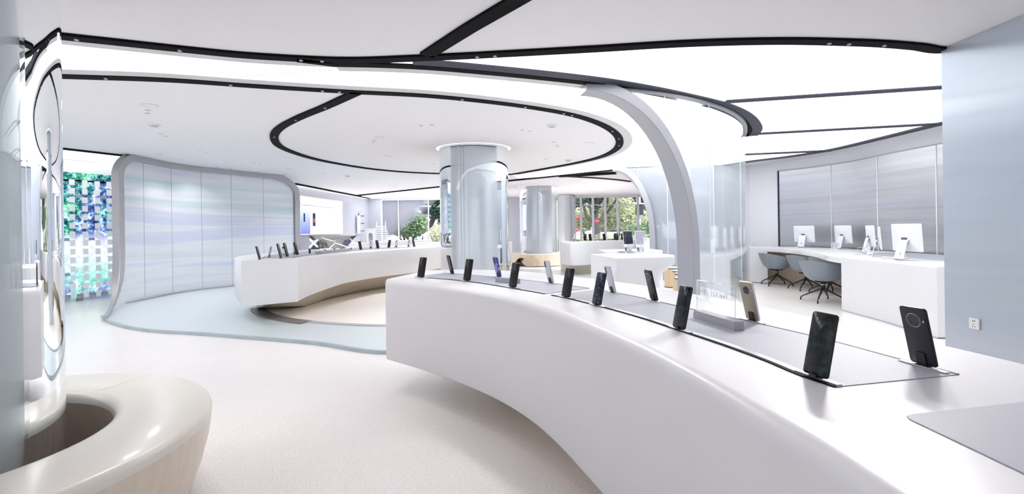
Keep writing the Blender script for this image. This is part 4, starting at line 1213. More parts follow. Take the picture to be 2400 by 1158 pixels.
# ================================================================== ALL-IN-ONE COMPUTERS ON THE DESK
def computer_proto(w=0.54, h=0.40):
    root = thing('desktop_computer', 'computer', 'computer')
    T = Matrix.Translation((0, 0, 0.125)) @ Matrix.Rotation(math.radians(-4), 4, 'X')
    # bulged back (towards +Y), flat screen (towards -Y)
    rings = []
    for y, k in ((-0.006, 1.0), (0.004, 1.0), (0.012, 0.9), (0.022, 0.7), (0.030, 0.45), (0.034, 0.2)):
        pr = rrect(w*k if k < 1 else w, h*k if k < 1 else h, 0.012*max(k, 0.3) + 0.004, 4)
        rings.append([T @ Vector((x, y, z + h/2)) for x, z in pr])
    part('housing', MB().loft(rings), M['imac'], root, False, 60)
    part('screen', slab(MB(), w - 0.02, h - 0.09, 0.002, 0.003, T @ Matrix.Translation((0, -0.0068, 0.075)), 0.0003), M['screenoff'], root, False)
    st = part('stand', MB().sweep([Vector((0, 0.045, 0.30)), Vector((0, 0.075, 0.27)), Vector((0, 0.10, 0.16)), Vector((0, 0.135, 0.02)), Vector((0, 0.13, 0.004)), Vector((0, 0.05, 0.003)), Vector((0, -0.07, 0.003))], Vector((0, 0.35, 1)), 0.17, 0.007), M['imac'], root, False, 40)
    n = 16
    q = [Vector((0.022*math.cos(2*math.pi*i/n), 0.122 + 0.004 - 0.25*0.022*math.sin(2*math.pi*i/n), 0.10 + 0.022*math.sin(2*math.pi*i/n))) for i in range(n)]
    part('cable_hole', MB().add(q, [tuple(range(n))]), M['steel_light'], st, False, 0)
    part('hinge', MB().box((0, 0.042, 0.30), (0.10, 0.03, 0.05)), M['dotgrey'], root, False)
    part('power_plug', MB().lathe([(0, 0), (0.013, 0), (0.013, 0.012), (0, 0.012)], (0.05, 0.06, 0.22), 12), M['dotgrey'], root, False)
    return root
cp = computer_proto()
G = 'white all-in-one computers on the service desk'
for i, (px, py, face, sc, lab) in enumerate([
    (1886, 580, 112, 0.88, 'white computer at the far end of the service desk, back to the viewer'),
    (1978, 583.5, 92, 0.88, 'white computer beside the number two card, back to the viewer'),
    (2043, 594, 68, 0.88, 'white computer turned half away, second from the right'),
    (2066, 602, 55, 0.85, 'white computer seen edge-on at the service desk'),
    (2128, 610, 90, 0.92, 'largest white computer at the near end of the service desk')]):
    o = cp if i == 0 else copy_tree(cp)
    q = P(px, py, ZD)
    o.location = (q.x, q.y, ZD + 0.0032)
    # screen looks towards the wall side of the desk
    vx = Vector((q.x, q.y)).normalized(); base = math.atan2(vx.y, vx.x)
    o.rotation_euler = (0, 0, math.radians(face))
    o.scale = (sc, sc, sc)
    tag(o, lab, 'computer', G)

# small things on the desk
M['mouse'] = M['imac']
def desk_item(name, px, py, label, cat): 
    q = P(px, py, ZD); return thing(name, label, cat, (q.x, q.y, ZD + 0.0008)), q
root, q = desk_item('number_card', 1956, 584.5, 'upright white card with the number 2 on the desk', 'sign')
ang = math.atan2(q.y, q.x) - math.pi/2
root.rotation_euler = (0, 0, ang)
part('card', slab(MB(), 0.10, 0.13, 0.006, 0.012, Matrix.Identity(4), 0.001), M['cardgrey'] if 'cardgrey' in M else M['inlay'], root, False)
part('card_rim', MB().tube([Vector((x, -0.003, z + 0.065)) for x, z in rrect(0.10, 0.13, 0.012)] + [Vector((0.05, -0.003, 0.118))], 0.004, 6), M['whiteprint'], root, False)
part('card_foot', MB().box((0, 0, 0.004), (0.15, 0.06, 0.008)), M['whiteprint'], root, False)
text_mesh('numeral', '2', 0.12, M['whiteprint'], root, Matrix.Translation((0, -0.0045, 0.022)) @ Matrix.Rotation(math.radians(90), 4, 'X'), 0.001)
root, q = desk_item('card_holder', 2023, 597, 'low clear acrylic leaflet holder on the desk', 'holder')
root.rotation_euler = (0, 0, math.atan2(q.y, q.x) - math.pi/2)
part('tray', MB().box((0, 0, 0.02), (0.16, 0.08, 0.04)), M['acrylic'], root, False)
part('back_sheet', slab(MB(), 0.14, 0.11, 0.004, 0.006, Matrix.Translation((0, 0.03, 0.0)), 0.0005), M['acrylic'], root, False)
part('front_edge', MB().tube([Vector((x, 0.028, z + 0.055)) for x, z in rrect(0.14, 0.11, 0.006)], 0.002, 5), M['acrylic_edge'], root, False)
root, q = desk_item('pump_bottle', 2026, 589, 'small white pump bottle on the service desk', 'bottle')
part('bottle', MB().lathe([(0, 0), (0.025, 0), (0.027, 0.01), (0.027, 0.07), (0.01, 0.085), (0.01, 0.10), (0, 0.10)], n=20), M['imac'], root, False)
part('pump', MB().lathe([(0, 0.10), (0.012, 0.10), (0.012, 0.115), (0, 0.115)], n=14).box((0.015, 0, 0.118), (0.04, 0.01, 0.008)), M['dotwhite'], root, False)
root, q = desk_item('card_stand', 2036, 590, 'slim white upright card beside the pump bottle', 'sign')
root.rotation_euler = (0, 0, math.atan2(q.y, q.x) - math.pi/2 + 0.3)
part('card', slab(MB(), 0.05, 0.11, 0.004, 0.004, Matrix.Identity(4), 0.0006), M['whiteprint'], root, False)
part('foot', MB().box((0, 0, 0.004), (0.06, 0.05, 0.008)), M['acrylic_edge'], root, False)
root, q = desk_item('barcode_scanner', 2040, 598, 'white handheld scanner lying on the desk', 'scanner')
rings = []
for x, r, h in ((-0.05, 0.008, 0.012), (-0.045, 0.02, 0.02), (-0.01, 0.026, 0.024), (0.03, 0.024, 0.022), (0.055, 0.012, 0.014)):
    rings.append([(x, r*math.cos(t*math.pi/5), max(h + h*math.sin(t*math.pi/5), 0.0)) for t in range(10)])
part('body', MB().loft(rings), M['imac'], root, False, 60)
part('handle', MB().tube([(-0.03, 0.0, 0.035), (-0.045, 0.02, 0.08), (-0.05, 0.03, 0.12)], [0.012, 0.011, 0.013], 8), M['imac'], root, False)
part('window', MB().box((0.052, 0, 0.014), (0.008, 0.018, 0.01)), M['clip'], root, False)
root, q = desk_item('card_holder', 1874, 579, 'small clear acrylic stand at the far end of the desk', 'holder')
part('tray', MB().box((0, 0, 0.006), (0.16, 0.09, 0.012)), M['acrylic_edge'], root, False)
part('back_sheet', slab(MB(), 0.06, 0.12, 0.004, 0.006, Matrix.Translation((0.03, 0, 0.01)), 0.0005), M['acrylic_edge'], root, False)
root, q = desk_item('glass_beaker', 1768, 577.5, 'pair of clear cups at the left end of the desk', 'cup')
part('cup', MB().lathe([(0, 0.002), (0.035, 0.002), (0.04, 0.10), (0.037, 0.10), (0.033, 0.006), (0, 0.006)], n=20), M['acrylic'], root, False)
root, q = desk_item('keyboard', 2098, 606, 'white keyboard lying on the service desk', 'keyboard')
root.rotation_euler = (0, 0, math.atan2(q.y, q.x) - math.pi/2 + 0.1)
part('case', MB().box((0, 0, 0.008), (0.28, 0.11, 0.01)), M['imac'], root, False)
kb = MB()
for r in range(5):
    for c in range(13): kb.box((-0.125 + c*0.0208, -0.042 + r*0.021, 0.0145), (0.017, 0.017, 0.003))
o = part('keys', kb, M['whiteprint'], root, False, 0); o['kind'] = 'stuff'

# ================================================================== TABLETS ON THE ROUND COUNTER
def tablet_proto(screen):
    root = thing('tablet', 'tablet', 'tablet')
    T = Matrix.Translation((0, 0, 0.065)) @ Matrix.Rotation(math.radians(-14), 4, 'X')
    part('housing', slab(MB(), 0.165, 0.27, 0.012, 0.012, T, 0.002), M['imac'], root, False, 50)
    part('screen', slab(MB(), 0.155, 0.215, 0.002, 0.003, T @ Matrix.Translation((0, -0.0065, 0.05)), 0.0004), screen, root, False)
    part('logo_dot', slab(MB(), 0.014, 0.014, 0.001, 0.0065, T @ Matrix.Translation((0, -0.0066, 0.018)), 0.0003), M['dotgrey'], root, False)
    part('stand', MB().sweep([Vector((0.02, 0.05, 0.18)), Vector((0.02, 0.075, 0.08)), Vector((0.02, 0.09, 0.012)), Vector((0.02, 0.06, 0.004)), Vector((0.02, -0.03, 0.004))], Vector((0, 0.4, 1)), 0.11, 0.006), M['steel_light'], root, False)
    part('lower_prop', MB().box((0, 0.02, 0.05), (0.05, 0.012, 0.1)), M['acrylic_edge'], root, False)
    return root
M['greyscreen'] = pbr('grey_reflecting_screen', (0.30, 0.30, 0.36), 0.15)
for px, py, scm, lab, rz in ((1474, 589, M['ui2'], 'tablet with a dark home screen on the round counter', 0.35), (1503, 590, M['greyscreen'], 'tablet with a grey screen on the round counter', 0.35)):
    o = tablet_proto(scm); q = P(px, py, ZT)
    o.location = (q.x, q.y, ZT + 0.002); o.rotation_euler = (0, 0, -math.atan2(q.x, q.y) + rz); tag(o, lab, 'tablet', 'tablets on the round counter')
q = P(1516, 599, ZT)
root = thing('card_stand', 'white upright stand with a bent arm on the round counter', 'stand', (q.x, q.y, ZT + 0.002), -0.2)
part('foot', MB().box((0, 0, 0.005), (0.12, 0.09, 0.01)), M['imac'], root, False)
part('upright', MB().sweep([Vector((0, 0.0, 0.01)), Vector((0, 0.01, 0.12)), Vector((0, 0.02, 0.24))], Vector((0, 1, 0)), 0.08, 0.008), M['imac'], root, False)
part('arm', MB().tube([(0.0, 0.0, 0.22), (-0.06, -0.01, 0.245), (-0.08, -0.01, 0.20), (-0.06, -0.01, 0.02)], 0.006, 6), M['steel_light'], root, False)

# ================================================================== STOOLS
def stool_proto(R_=0.17, h=0.42):
    root = thing('stool', 'stool', 'stool')
    part('drum', MB().lathe([(R_ - 0.004, 0.015), (R_, 0.02), (R_, h - 0.025)], n=40), M['oak'], root, False, 60)
    part('seat_pad', MB().lathe([(R_ + 0.002, h - 0.008), (R_, h), (R_ - 0.012, h + 0.004), (0, h + 0.004)], n=40), M['padgrey'], root, False, 60)
    part('rim_band', MB().lathe([(R_, h - 0.026), (R_ + 0.004, h - 0.024), (R_ + 0.004, h - 0.008), (R_, h - 0.006)], n=40), M['rimdark'], root, False)
    part('base_band', MB().lathe([(0, 0.0), (R_ + 0.002, 0.0), (R_ + 0.002, 0.016), (R_ - 0.01, 0.02)], n=40), M['rimdark'], root, False)
    return root
M['padgrey'] = pbr('grey_felt_pad', (0.50, 0.55, 0.56), 0.8)
M['rimdark'] = pbr('dark_rim', (0.07, 0.06, 0.055), 0.5)
sp_ = stool_proto()
for i, (px, py, lab) in enumerate([(1577, 673, 'oak drum stool furthest left of the group behind the steel arch'), (1598, 684, 'tall looking oak drum stool second in the group by the steel arch'), (1605, 693, 'oak drum stool half hidden behind the others at the steel arch'), (1606, 708, 'nearest oak drum stool, cut off by the steel arch'), (1414, 665, 'single oak drum stool behind the silver phone')]):
    o = sp_ if i == 0 else copy_tree(sp_)
    q = P(px, py, 0.0)
    o.location = (q.x, q.y, 0.0)
    tag(o, lab, 'stool', 'oak drum stools')

# ================================================================== X DISPLAY ON THE LEFT COUNTER
XD = 8.3
def xd(px, py, d=XD): return PD(px, py, d + (px - 728)/89.0*1.5)
def poly_plate(mb, pts, t=0.02):
    f = [Vector(p) + Vector((0, -t/2, 0)) for p in pts]; b = [Vector(p) + Vector((0, t/2, 0)) for p in pts]
    return mb.loft([f, b])
bz = P(775, 602, ZT)
root = thing('angular_display', 'angular mirrored display with white X outlines on the left counter', 'display', (xd(775, 598).x, XD, ZT + 0.003))
M['dispmirror'] = pbr('display_panel', (0.36, 0.345, 0.34), 0.2, metal=0.3, noise=0.12, nscale=(6, 6, 9))
def car_mat():
    m, nt, b, out = new_mat('dark_photo_panel')
    tc = nt.nodes.new('ShaderNodeTexCoord')
    n1 = nt.nodes.new('ShaderNodeTexNoise'); n1.inputs['Scale'].default_value = 22; n1.inputs['Detail'].default_value = 5
    nt.links.new(tc.outputs['Object'], n1.inputs['Vector'])
    r = ramp(nt, [(0.40, (0.006, 0.006, 0.01)), (0.52, (0.07, 0.08, 0.06)), (0.62, (0.20, 0.22, 0.16)), (0.75, (0.6, 0.6, 0.62))])
    nt.links.new(n1.outputs['Fac'], r.inputs[0]); nt.links.new(r.outputs[0], b.inputs['Base Color']); b.inputs['Roughness'].default_value = 0.15
    return m
def chip_mat():
    m, nt, b, out = new_mat('blue_photo_panel')
    tc = nt.nodes.new('ShaderNodeTexCoord')
    n1 = nt.nodes.new('ShaderNodeTexNoise'); n1.inputs['Scale'].default_value = 26; n1.inputs['Detail'].default_value = 5
    nt.links.new(tc.outputs['Object'], n1.inputs['Vector'])
    r = ramp(nt, [(0.40, (0.01, 0.01, 0.02)), (0.52, (0.06, 0.07, 0.14)), (0.62, (0.12, 0.20, 0.42)), (0.75, (0.45, 0.5, 0.6))])
    nt.links.new(n1.outputs['Fac'], r.inputs[0]); nt.links.new(r.outputs[0], b.inputs['Base Color']); b.inputs['Roughness'].default_value = 0.15
    return m
M['car'] = car_mat(); M['chip'] = chip_mat()
pp = lambda l, d=XD: [xd(700 + x*0.0777, 530 + y*0.0777, d) for x, y in l]
part('back_panel', poly_plate(MB(), pp([(300, 300), (1750, 285), (1640, 400), (1500, 640), (640, 700), (370, 710), (520, 420)], XD + 0.03), 0.02), M['dispmirror'], root, smooth=0)
part('photo_panel', poly_plate(MB(), pp([(600, 470), (740, 400), (1060, 480), (930, 680), (650, 690), (590, 600)]), 0.02), M['car'], root, smooth=0)
part('photo_panel', poly_plate(MB(), pp([(1120, 480), (1210, 330), (1450, 320), (1610, 450), (1470, 600)]), 0.02), M['chip'], root, smooth=0)
part('dark_wing', poly_plate(MB(), pp([(290, 300), (390, 292), (520, 410), (430, 425)], XD - 0.005), 0.016), M['clip'], root, smooth=0)
part('dark_wing', poly_plate(MB(), pp([(1510, 350), (1755, 280), (1650, 390)], XD - 0.005), 0.016), M['clip'], root, smooth=0)
part('dark_wing', poly_plate(MB(), pp([(365, 700), (450, 560), (620, 690)], XD - 0.005), 0.016), M['slate'], root, smooth=0)
def stroke(nm, pts, r, m='whiteline', d=XD - 0.02):
    part(nm, MB().tube(pp(pts, d), r, 6), M[m], root)
M['whiteline'] = emis('lit_outline', (1, 1, 1), 1.3)
stroke('x_stroke', [(345, 405), (560, 620)], 0.016); stroke('x_stroke', [(565, 415), (335, 630)], 0.013)
stroke('outline', [(670, 345), (1075, 465), (1200, 318), (1450, 300)], 0.006)
stroke('outline', [(660, 700), (935, 675), (1100, 505), (1490, 635), (1720, 622)], 0.007)
stroke('x_stroke', [(1545, 375), (1700, 550)], 0.005); stroke('x_stroke', [(1700, 375), (1490, 600)], 0.004)
stroke('support_leg', [(330, 690), (335, 780), (330, 826)], 0.018, 'clip')
stroke('support_leg', [(1580, 650), (1580, 712)], 0.012, 'clip')
xa, xb = xd(745, 592), xd(817, 589)
xr = math.atan2(xb.y - xa.y, xb.x - xa.x); xl = (xb - xa).to_2d().length; xm = (xa + xb)/2
part('plinth_bar', MB().box((xm.x, xm.y, ZT + 0.024), (xl, 0.10, 0.04), xr), M['alu'], root)
for u in (0.2, 0.5, 0.72, 0.82):
    part('fixing', MB().box((xa.x + (xb.x - xa.x)*u, xa.y + (xb.y - xa.y)*u, ZT + 0.055), (0.03, 0.03, 0.025)), M['clip'], root)
part('light_bar', MB().box((xm.x, xm.y, ZT + 0.05), (xl, 0.02, 0.012), xr), M['whiteprint'], root)

# acrylic holder between the phones on the left counter end
q = P(665, 602, ZT)
root = thing('acrylic_holder', 'small clear acrylic holder with a dark cap on the left counter', 'holder', (q.x, q.y, ZT + 0.003))
part('sheet', slab(MB(), 0.10, 0.13, 0.012, 0.01, Matrix.Identity(4), 0.001), M['acrylic_edge'], root, False)
part('cap', MB().lathe([(0, 0.13), (0.022, 0.13), (0.022, 0.155), (0, 0.155)], n=14), M['clip'], root, False)
part('label_plate', MB().box((0.01, -0.009, 0.035), (0.07, 0.004, 0.04)), M['inlay'], root, False)

# white arch display and stepped wall shelf behind the left counter
q = P(869, 573, ZT)
root = thing('arch_display', 'white arch shaped display block behind the left counter', 'display', (-4.6, 16.3, ZT))
ax = (869 - 1200)/FPX*16.3
root.location = (ax, 16.3, ZT + 0.001)
mb = MB()
pr = [(-0.14, 0), (-0.14, 0.46), (0.14, 0.46), (0.14, 0), (0.07, 0), (0.07, 0.26), (0.045, 0.30), (0.0, 0.315), (-0.045, 0.30), (-0.07, 0.26), (-0.07, 0)]
mb.loft([[Vector((x, -0.04, z)) for x, z in pr], [Vector((x, 0.04, z)) for x, z in pr]])
part('arch', mb, M['whiteprint'], root, False, 0)
part('back_sheet', MB().box((0, 0.05, 0.2), (0.26, 0.01, 0.36)), M['inlay'], root, False)
for k, (px, lab) in enumerate(((846, 'stack of clear trays left of the arch display'),)):
    x = (px - 1200)/FPX*17.0
    root = thing('tray_stand', lab, 'stand', (x, 17.0, ZT + 0.001))
    for j, z in enumerate((0.08, 0.22, 0.36)):
        part('tray', MB().box((0, 0, z), (0.42 - j*0.06, 0.2, 0.02)), M['whiteprint'], root, False)
    part('post', MB().lathe([(0.015, 0), (0.015, 0.37)], n=10), M['acrylic_edge'], root, False)
    part('foot', MB().lathe([(0, 0.001), (0.12, 0.001), (0.12, 0.015), (0, 0.02)], n=20), M['acrylic_edge'], root, False)
root = thing('louvre_rack', 'white slatted rack against the back wall beside the left window', 'rack', ((892 - 1200)/FPX*22.4, 22.45, 0))
for k in range(9):
    z = EYE + (540 - 531 - k*4.3)*22.4/FPX
    part('slat', MB().box((0.0, 0, z), (0.46 + 0.05*k, 0.10, 0.035)), M['whiteprint'], root, False, 0)
for sx in (-0.2, 0.2): part('upright', MB().box((sx, 0.06, 0.85), (0.03, 0.02, 1.7)), M['wallwhite'], root, False, 0)
# accessory hooks and clear case on the grey back-left wall
def wl_at(px):
    a, b = WLB[1], WLB[2]
    best = min(range(200), key=lambda k: abs(1200 + FPX*a.lerp(b, k/199).x/a.lerp(b, k/199).y - px))
    return a.lerp(b, best/199), (b - a).normalized()
wpos, wdir = wl_at(841)
root = thing('accessory_board', 'small clear board with rows of dark hooks on the grey wall', 'accessory board', (wpos.x + 0.05, wpos.y, 1.0))
root.rotation_euler = (0, 0, math.atan2(wdir.y, wdir.x))
part('board', MB().box((0.16, -0.014, 0.6), (0.5, 0.02, 0.95)), M['wallgrey'], root, False, 0)
for r in range(3):
    for c in range(2): part('hook', MB().tube([(0.05 + c*0.22, -0.03, 0.28 + r*0.33), (0.05 + c*0.22, -0.09, 0.27 + r*0.33), (0.05 + c*0.22, -0.10, 0.29 + r*0.33)], 0.02, 6), M['dotgrey'], root, False)
part('clear_case', MB().box((-0.30, -0.05, 0.55), (0.2, 0.08, 0.8)), M['whiteprint'], root, False, 0)

# ================================================================== LIGHT BOX ON THE BACK-LEFT WALL
def lb_pt(px): 
    path = [WLB[0].lerp(WLB[1], k/100) for k in range(100)] + [WLB[1].lerp(WLB[2], k/100) for k in range(101)]
    return min(path, key=lambda p: abs(1200 + FPX*p.x/p.y - px))
la, lb2 = lb_pt(697), lb_pt(799)
ld_ = (lb2 - la); lL = ld_.length; ld_.normalize()
root = thing('light_box', 'bright white light box with a blue poster on the grey wall', 'light box', (la.x, la.y, 1.1), math.atan2(ld_.y, ld_.x))
# local x along the wall, -y into the room
zlo, zhi = EYE + (544 - 552)*lb2.y/FPX - 1.1 + 0.0, EYE + (543 - 474)*lb2.y/FPX - 1.1
part('box', MB().box((lL/2, -0.04, (zlo + zhi)/2), (lL, 0.08, zhi - zlo)), M['trimwhite'], root, False, 0)
M['lightface'] = emis('lit_face', (0.98, 0.99, 1.0), 1.25)
part('lit_face', MB().box((lL/2, -0.083, (zlo + zhi)/2), (lL - 0.06, 0.006, zhi - zlo - 0.06)), M['lightface'], root, False, 0)
def poster_mat():
    m, nt, b, out = new_mat('blue_poster'); nt.nodes.remove(b)
    tc = nt.nodes.new('ShaderNodeTexCoord'); sp = nt.nodes.new('ShaderNodeSeparateXYZ'); nt.links.new(tc.outputs['Object'], sp.inputs[0])
    mr = nt.nodes.new('ShaderNodeMapRange'); mr.inputs[1].default_value = zlo; mr.inputs[2].default_value = zhi - 0.2
    nt.links.new(sp.outputs['Z'], mr.inputs[0])
    r = ramp(nt, [(0.0, (0.20, 0.25, 0.85)), (0.45, (0.45, 0.55, 0.95)), (0.9, (0.9, 0.93, 1.0))]); nt.links.new(mr.outputs[0], r.inputs[0])
    e = nt.nodes.new('ShaderNodeEmission'); e.inputs[1].default_value = 0.95
    nt.links.new(r.outputs[0], e.inputs[0]); nt.links.new(e.outputs[0], out.inputs[0])
    return m
M['poster'] = poster_mat()
def lx(px):
    p = lb_pt(px); return (p - la).dot(ld_)
zz = lambda py, px: EYE + ((YH - (px - 1200)*0.01396) - py)*lb_pt(px).y/FPX - 1.1
part('poster', MB().box(((lx(698) + lx(721))/2, -0.09, (zlo + zhi)/2 - 0.06), (lx(721) - lx(698), 0.008, zhi - zlo - 0.2)), M['poster'], root, False, 0)
M['pinkprint'] = emis('pink_print', (0.75, 0.25, 0.40), 0.6); M['navyprint'] = emis('navy_print', (0.07, 0.09, 0.25), 0.6)
ph = part('phone_picture', MB().box(((lx(727) + lx(733))/2, -0.09, (zz(500, 730) + zz(530, 730))/2), (lx(733) - lx(727), 0.006, zz(500, 730) - zz(530, 730))), M['navyprint'], root, False, 0)
part('phone_picture', MB().box(((lx(728) + lx(732))/2, -0.094, zz(517, 730)), (lx(732) - lx(728), 0.006, 0.14)), M['pinkprint'], root, False, 0)
part('phone_picture', MB().box(((lx(705) + lx(708))/2, -0.096, (zz(500, 707) + zz(520, 707))/2), (lx(708) - lx(705), 0.006, zz(500, 707) - zz(520, 707))), M['navyprint'], root, False, 0)
part('shelf_line', MB().box((lL/2 - 0.3, -0.09, zz(485, 750)), (lL*0.75, 0.02, 0.02)), M['seamdark'], root, False, 0)

# ================================================================== WALL SOCKET
sq = PD(2286, 759, 1.0); r_ = ray(2286, 759); t_ = (wr_e.x - 0.0)/r_.x
sp0 = Vector((wr_e.x, r_.y*t_, EYE + r_.z*t_))
root = thing('wall_socket', 'white double wall socket on the pale blue right wall', 'socket', (sp0.x, sp0.y, sp0.z - 0.043), -math.pi/2)
part('plate', slab(MB(), 0.086, 0.086, 0.012, 0.006, Matrix.Translation((0, -0.0065, 0)), 0.002), M['dotwhite'], root, False)
for dx in (-0.008, 0.008): part('pin_hole', MB().box((dx, -0.0128, 0.065), (0.005, 0.002, 0.010)), M['clip'], root, False, 0)
for dx, dz in ((0, 0.042), (-0.010, 0.022), (0.010, 0.022)): part('pin_hole', MB().box((dx, -0.0128, dz), (0.004, 0.002, 0.009)), M['dotgrey'], root, False, 0)
for side in (-1,):
    pass

# ================================================================== CEILING FIXTURES
def dl_proto(r=0.036):
    root = thing('downlight', 'downlight', 'ceiling light')
    part('trim_ring', MB().lathe([(r*0.62, 0.0), (r*0.68, -0.006), (r, -0.004), (r*1.02, 0.0)], n=20), M['dotwhite'], root, False)
    part('baffle', MB().lathe([(r*0.62, -0.001), (r*0.30, -0.002), (0, -0.002)], n=20), M['dotgrey'], root, False, 0)
    return root
ORD = 'first second third fourth fifth sixth seventh eighth ninth tenth eleventh twelfth thirteenth fourteenth fifteenth sixteenth seventeenth eighteenth nineteenth twentieth twenty-first twenty-second twenty-third twenty-fourth twenty-fifth twenty-sixth twenty-seventh twenty-eighth twenty-ninth thirtieth'.split()
dl = dl_proto()
DLPOW = {(347, 258): 35, (377, 313): 80, (424, 374): 40, (479, 385): 40, (469, 353): 70, (595, 383): 50, (746, 405): 80, (987, 294): 90, (1224, 304): 90, (902, 364): 110, (881, 416): 120, (1370, 431): 480, (1376, 438): 480, (1380, 447): 400, (900, 431): 70, (786, 426): 90, (1278, 372.5): 110, (990, 421): 150, (1018, 385): 110}
first = True
DLs = [(347, 258), (346, 265), (377, 313), (388, 319), (376, 361), (424, 374), (479, 385), (509, 390), (540, 395), (469, 353), (482, 357), (595, 383), (608, 386), (601, 402), (665, 409),
       (746, 405), (759, 406), (868, 415), (881, 416), (786, 426), (799, 427), (841, 441), (830, 440.5), (776, 439), (900, 431), (913, 432), (935, 419), (990, 421), (1003, 421.5)]
DLi = [(987, 294), (1012, 292), (877, 329), (875, 333), (902, 364), (912, 367), (1224, 304), (1242, 307), (1298, 333), (1305, 340), (1307, 343), (1278, 372.5), (1285, 369.5), (1018, 385)]
DLb = [(1370, 431), (1376, 438), (1380, 447)]
for lst, lab, gr in ((DLs, '%s small recessed downlight from the left in the left ceiling', 'downlights in the left ceiling'), (DLi, '%s small recessed downlight from the left in the oval ceiling island', 'downlights in the ceiling island'), (DLb, '%s small recessed downlight before the tall windows, counted from the left', 'downlights by the windows')):
    for px, py in lst:
        o = dl if first else copy_tree(dl); first = False
        q = P(px, py, HC); o.location = (q.x, q.y, HC - 0.0005); tag(o, lab % ORD[sorted(lst).index((px, py))], 'ceiling light', gr)
def det_proto(r=0.075):
    root = thing('smoke_detector', 'detector', 'detector')
    part('base', MB().lathe([(r, 0.0), (r, -0.012), (r*0.8, -0.02), (r*0.55, -0.022)], n=28), M['dotwhite'], root, False, 50)
    part('sensor_cap', MB().lathe([(r*0.55, -0.018), (r*0.5, -0.036), (r*0.25, -0.042), (0, -0.042)], n=24), M['dotwhite'], root, False, 50)
    part('vent_gap', MB().lathe([(r*0.56, -0.0225), (r*0.50, -0.026), (r*0.56, -0.029)], n=24), M['dotgrey'], root, False)
    return root
dp = det_proto()
for i, (px, py, lab) in enumerate([(361, 292, 'white ceiling detector above the mosaic screen'), (1293, 294, 'white ceiling detector at the right of the ceiling island'), (1332, 375, 'white ceiling detector near the far edge of the ceiling island'), (816, 412, 'white ceiling detector left of the middle column'), (1305, 446, 'white ceiling detector behind the far column')]):
    o = dp if i == 0 else copy_tree(dp)
    q = P(px, py, HC); o.location = (q.x, q.y, HC - 0.0005); tag(o, lab, 'detector', 'ceiling detectors')
def spk_proto(r=0.085):
    root = thing('ceiling_speaker', 'speaker', 'speaker')
    part('ring', MB().lathe([(r*0.9, 0.0), (r*0.92, -0.006), (r, -0.005), (r*1.02, 0.0)], n=32), M['trimwhite'], root, False)
    part('grille', MB().lathe([(r*0.9, -0.003), (0, -0.004)], n=32), M['plaster'], root, False, 0)
    return root
sk = spk_proto()
for i, (px, py, lab) in enumerate([(351, 247, 'round white ceiling speaker above the mosaic screen'), (1380, 335, 'round white ceiling speaker at the right tip of the ceiling island'), (680, 396, 'round white ceiling speaker above the partition end'), (889, 322, 'round white ceiling speaker at the left of the ceiling island'), (925, 437, 'round white ceiling speaker before the back window')]):
    o = sk if i == 0 else copy_tree(sk)
    q = P(px, py, HC); o.location = (q.x, q.y, HC - 0.0005); tag(o, lab, 'speaker', 'ceiling speakers')
# lamps inside some of the downlights
for o in [o for o in COL.objects if o.name.startswith('downlight') and o.parent is None]:
    px = 1200 + FPX*o.location.x/o.location.y
    key = min(DLPOW, key=lambda k: (P(k[0], k[1], HC) - o.location).length)
    if (P(key[0], key[1], HC) - o.location).length > 0.02: continue
    ld2 = bpy.data.lights.new('downlight_lamp', 'SPOT')
    ld2.energy = DLPOW[key]; ld2.spot_size = math.radians(168 if key in ((347, 258), (377, 313)) else 120); ld2.spot_blend = 1.0; ld2.shadow_soft_size = 0.08; ld2.color = (0.97, 0.98, 1.0)
    lo = bpy.data.objects.new('downlight_lamp', ld2); COL.objects.link(lo); lo.parent = o
    lo.location = (0, 0, -0.015)
# spotlights sitting in the black tracks
def spot_proto(r=0.015):
    root = thing('track_spot', 'spot', 'ceiling light')
    part('rim', MB().lathe([(r, 0.0), (r, -0.008), (r*0.75, -0.010), (r*0.7, -0.004)], n=18), M['steel_light'], root, False)
    part('lens', MB().lathe([(r*0.72, -0.005), (0, -0.006)], n=18), M['steel_light'], root, False, 0)
    return root
st_ = spot_proto()
def snap(px, py, paths):
    q = P(px, py, HC).to_2d()
    best = None
    for pth in paths:
        for a, b in zip(pth, pth[1:]):
            d = b - a
            t = max(0, min(1, (q - a).dot(d)/max(d.length_squared, 1e-9)))
            c = a + d*t
            if best is None or (c - q).length < (best - q).length: best = c
    return best
SPOTS = [(420, 110), (703, 131), (753, 134), (755, 206), (795, 209), (1080, 231), (760, 248), (690, 277), (1230, 247), (1325, 261), (1342, 266), (1118, 126), (1160, 124), (1945, 94), (1990, 96), (2072, 100), (648, 318), (1452, 322), (1450, 338), (1437, 304), (180, 86), (250, 179), (540, 193)]
onof = lambda px, py: 'long black track near the top' if py < 140 else ('track around the ceiling island' if px > 620 else 'far black track at the left')
LAMPS = []
AIM = {(1118, 126): (0.5, 2.2, 0.9, 110), (1945, 94): (1.1, 1.5, 0.9, 220), (2072, 100): (1.2, 0.9, 0.9, 260), (703, 131): (-0.9, 2.6, 0.0, 38), (420, 110): (-1.6, 2.2, 0.2, 45)}
for i, (px, py) in enumerate(SPOTS):
    o = st_ if i == 0 else copy_tree(st_)
    q = snap(px, py, [A, D1, E1])
    o.location = (q.x, q.y, HC - 0.0222)
    if (px, py) in AIM: LAMPS.append((o, q, AIM[(px, py)]))
    on = onof(px, py); same = sorted(s for s in SPOTS if onof(*s) == on)
    tag(o, '%s tiny spotlight from the left in the %s' % (ORD[same.index((px, py))], on), 'ceiling light', 'spotlights in the black tracks')
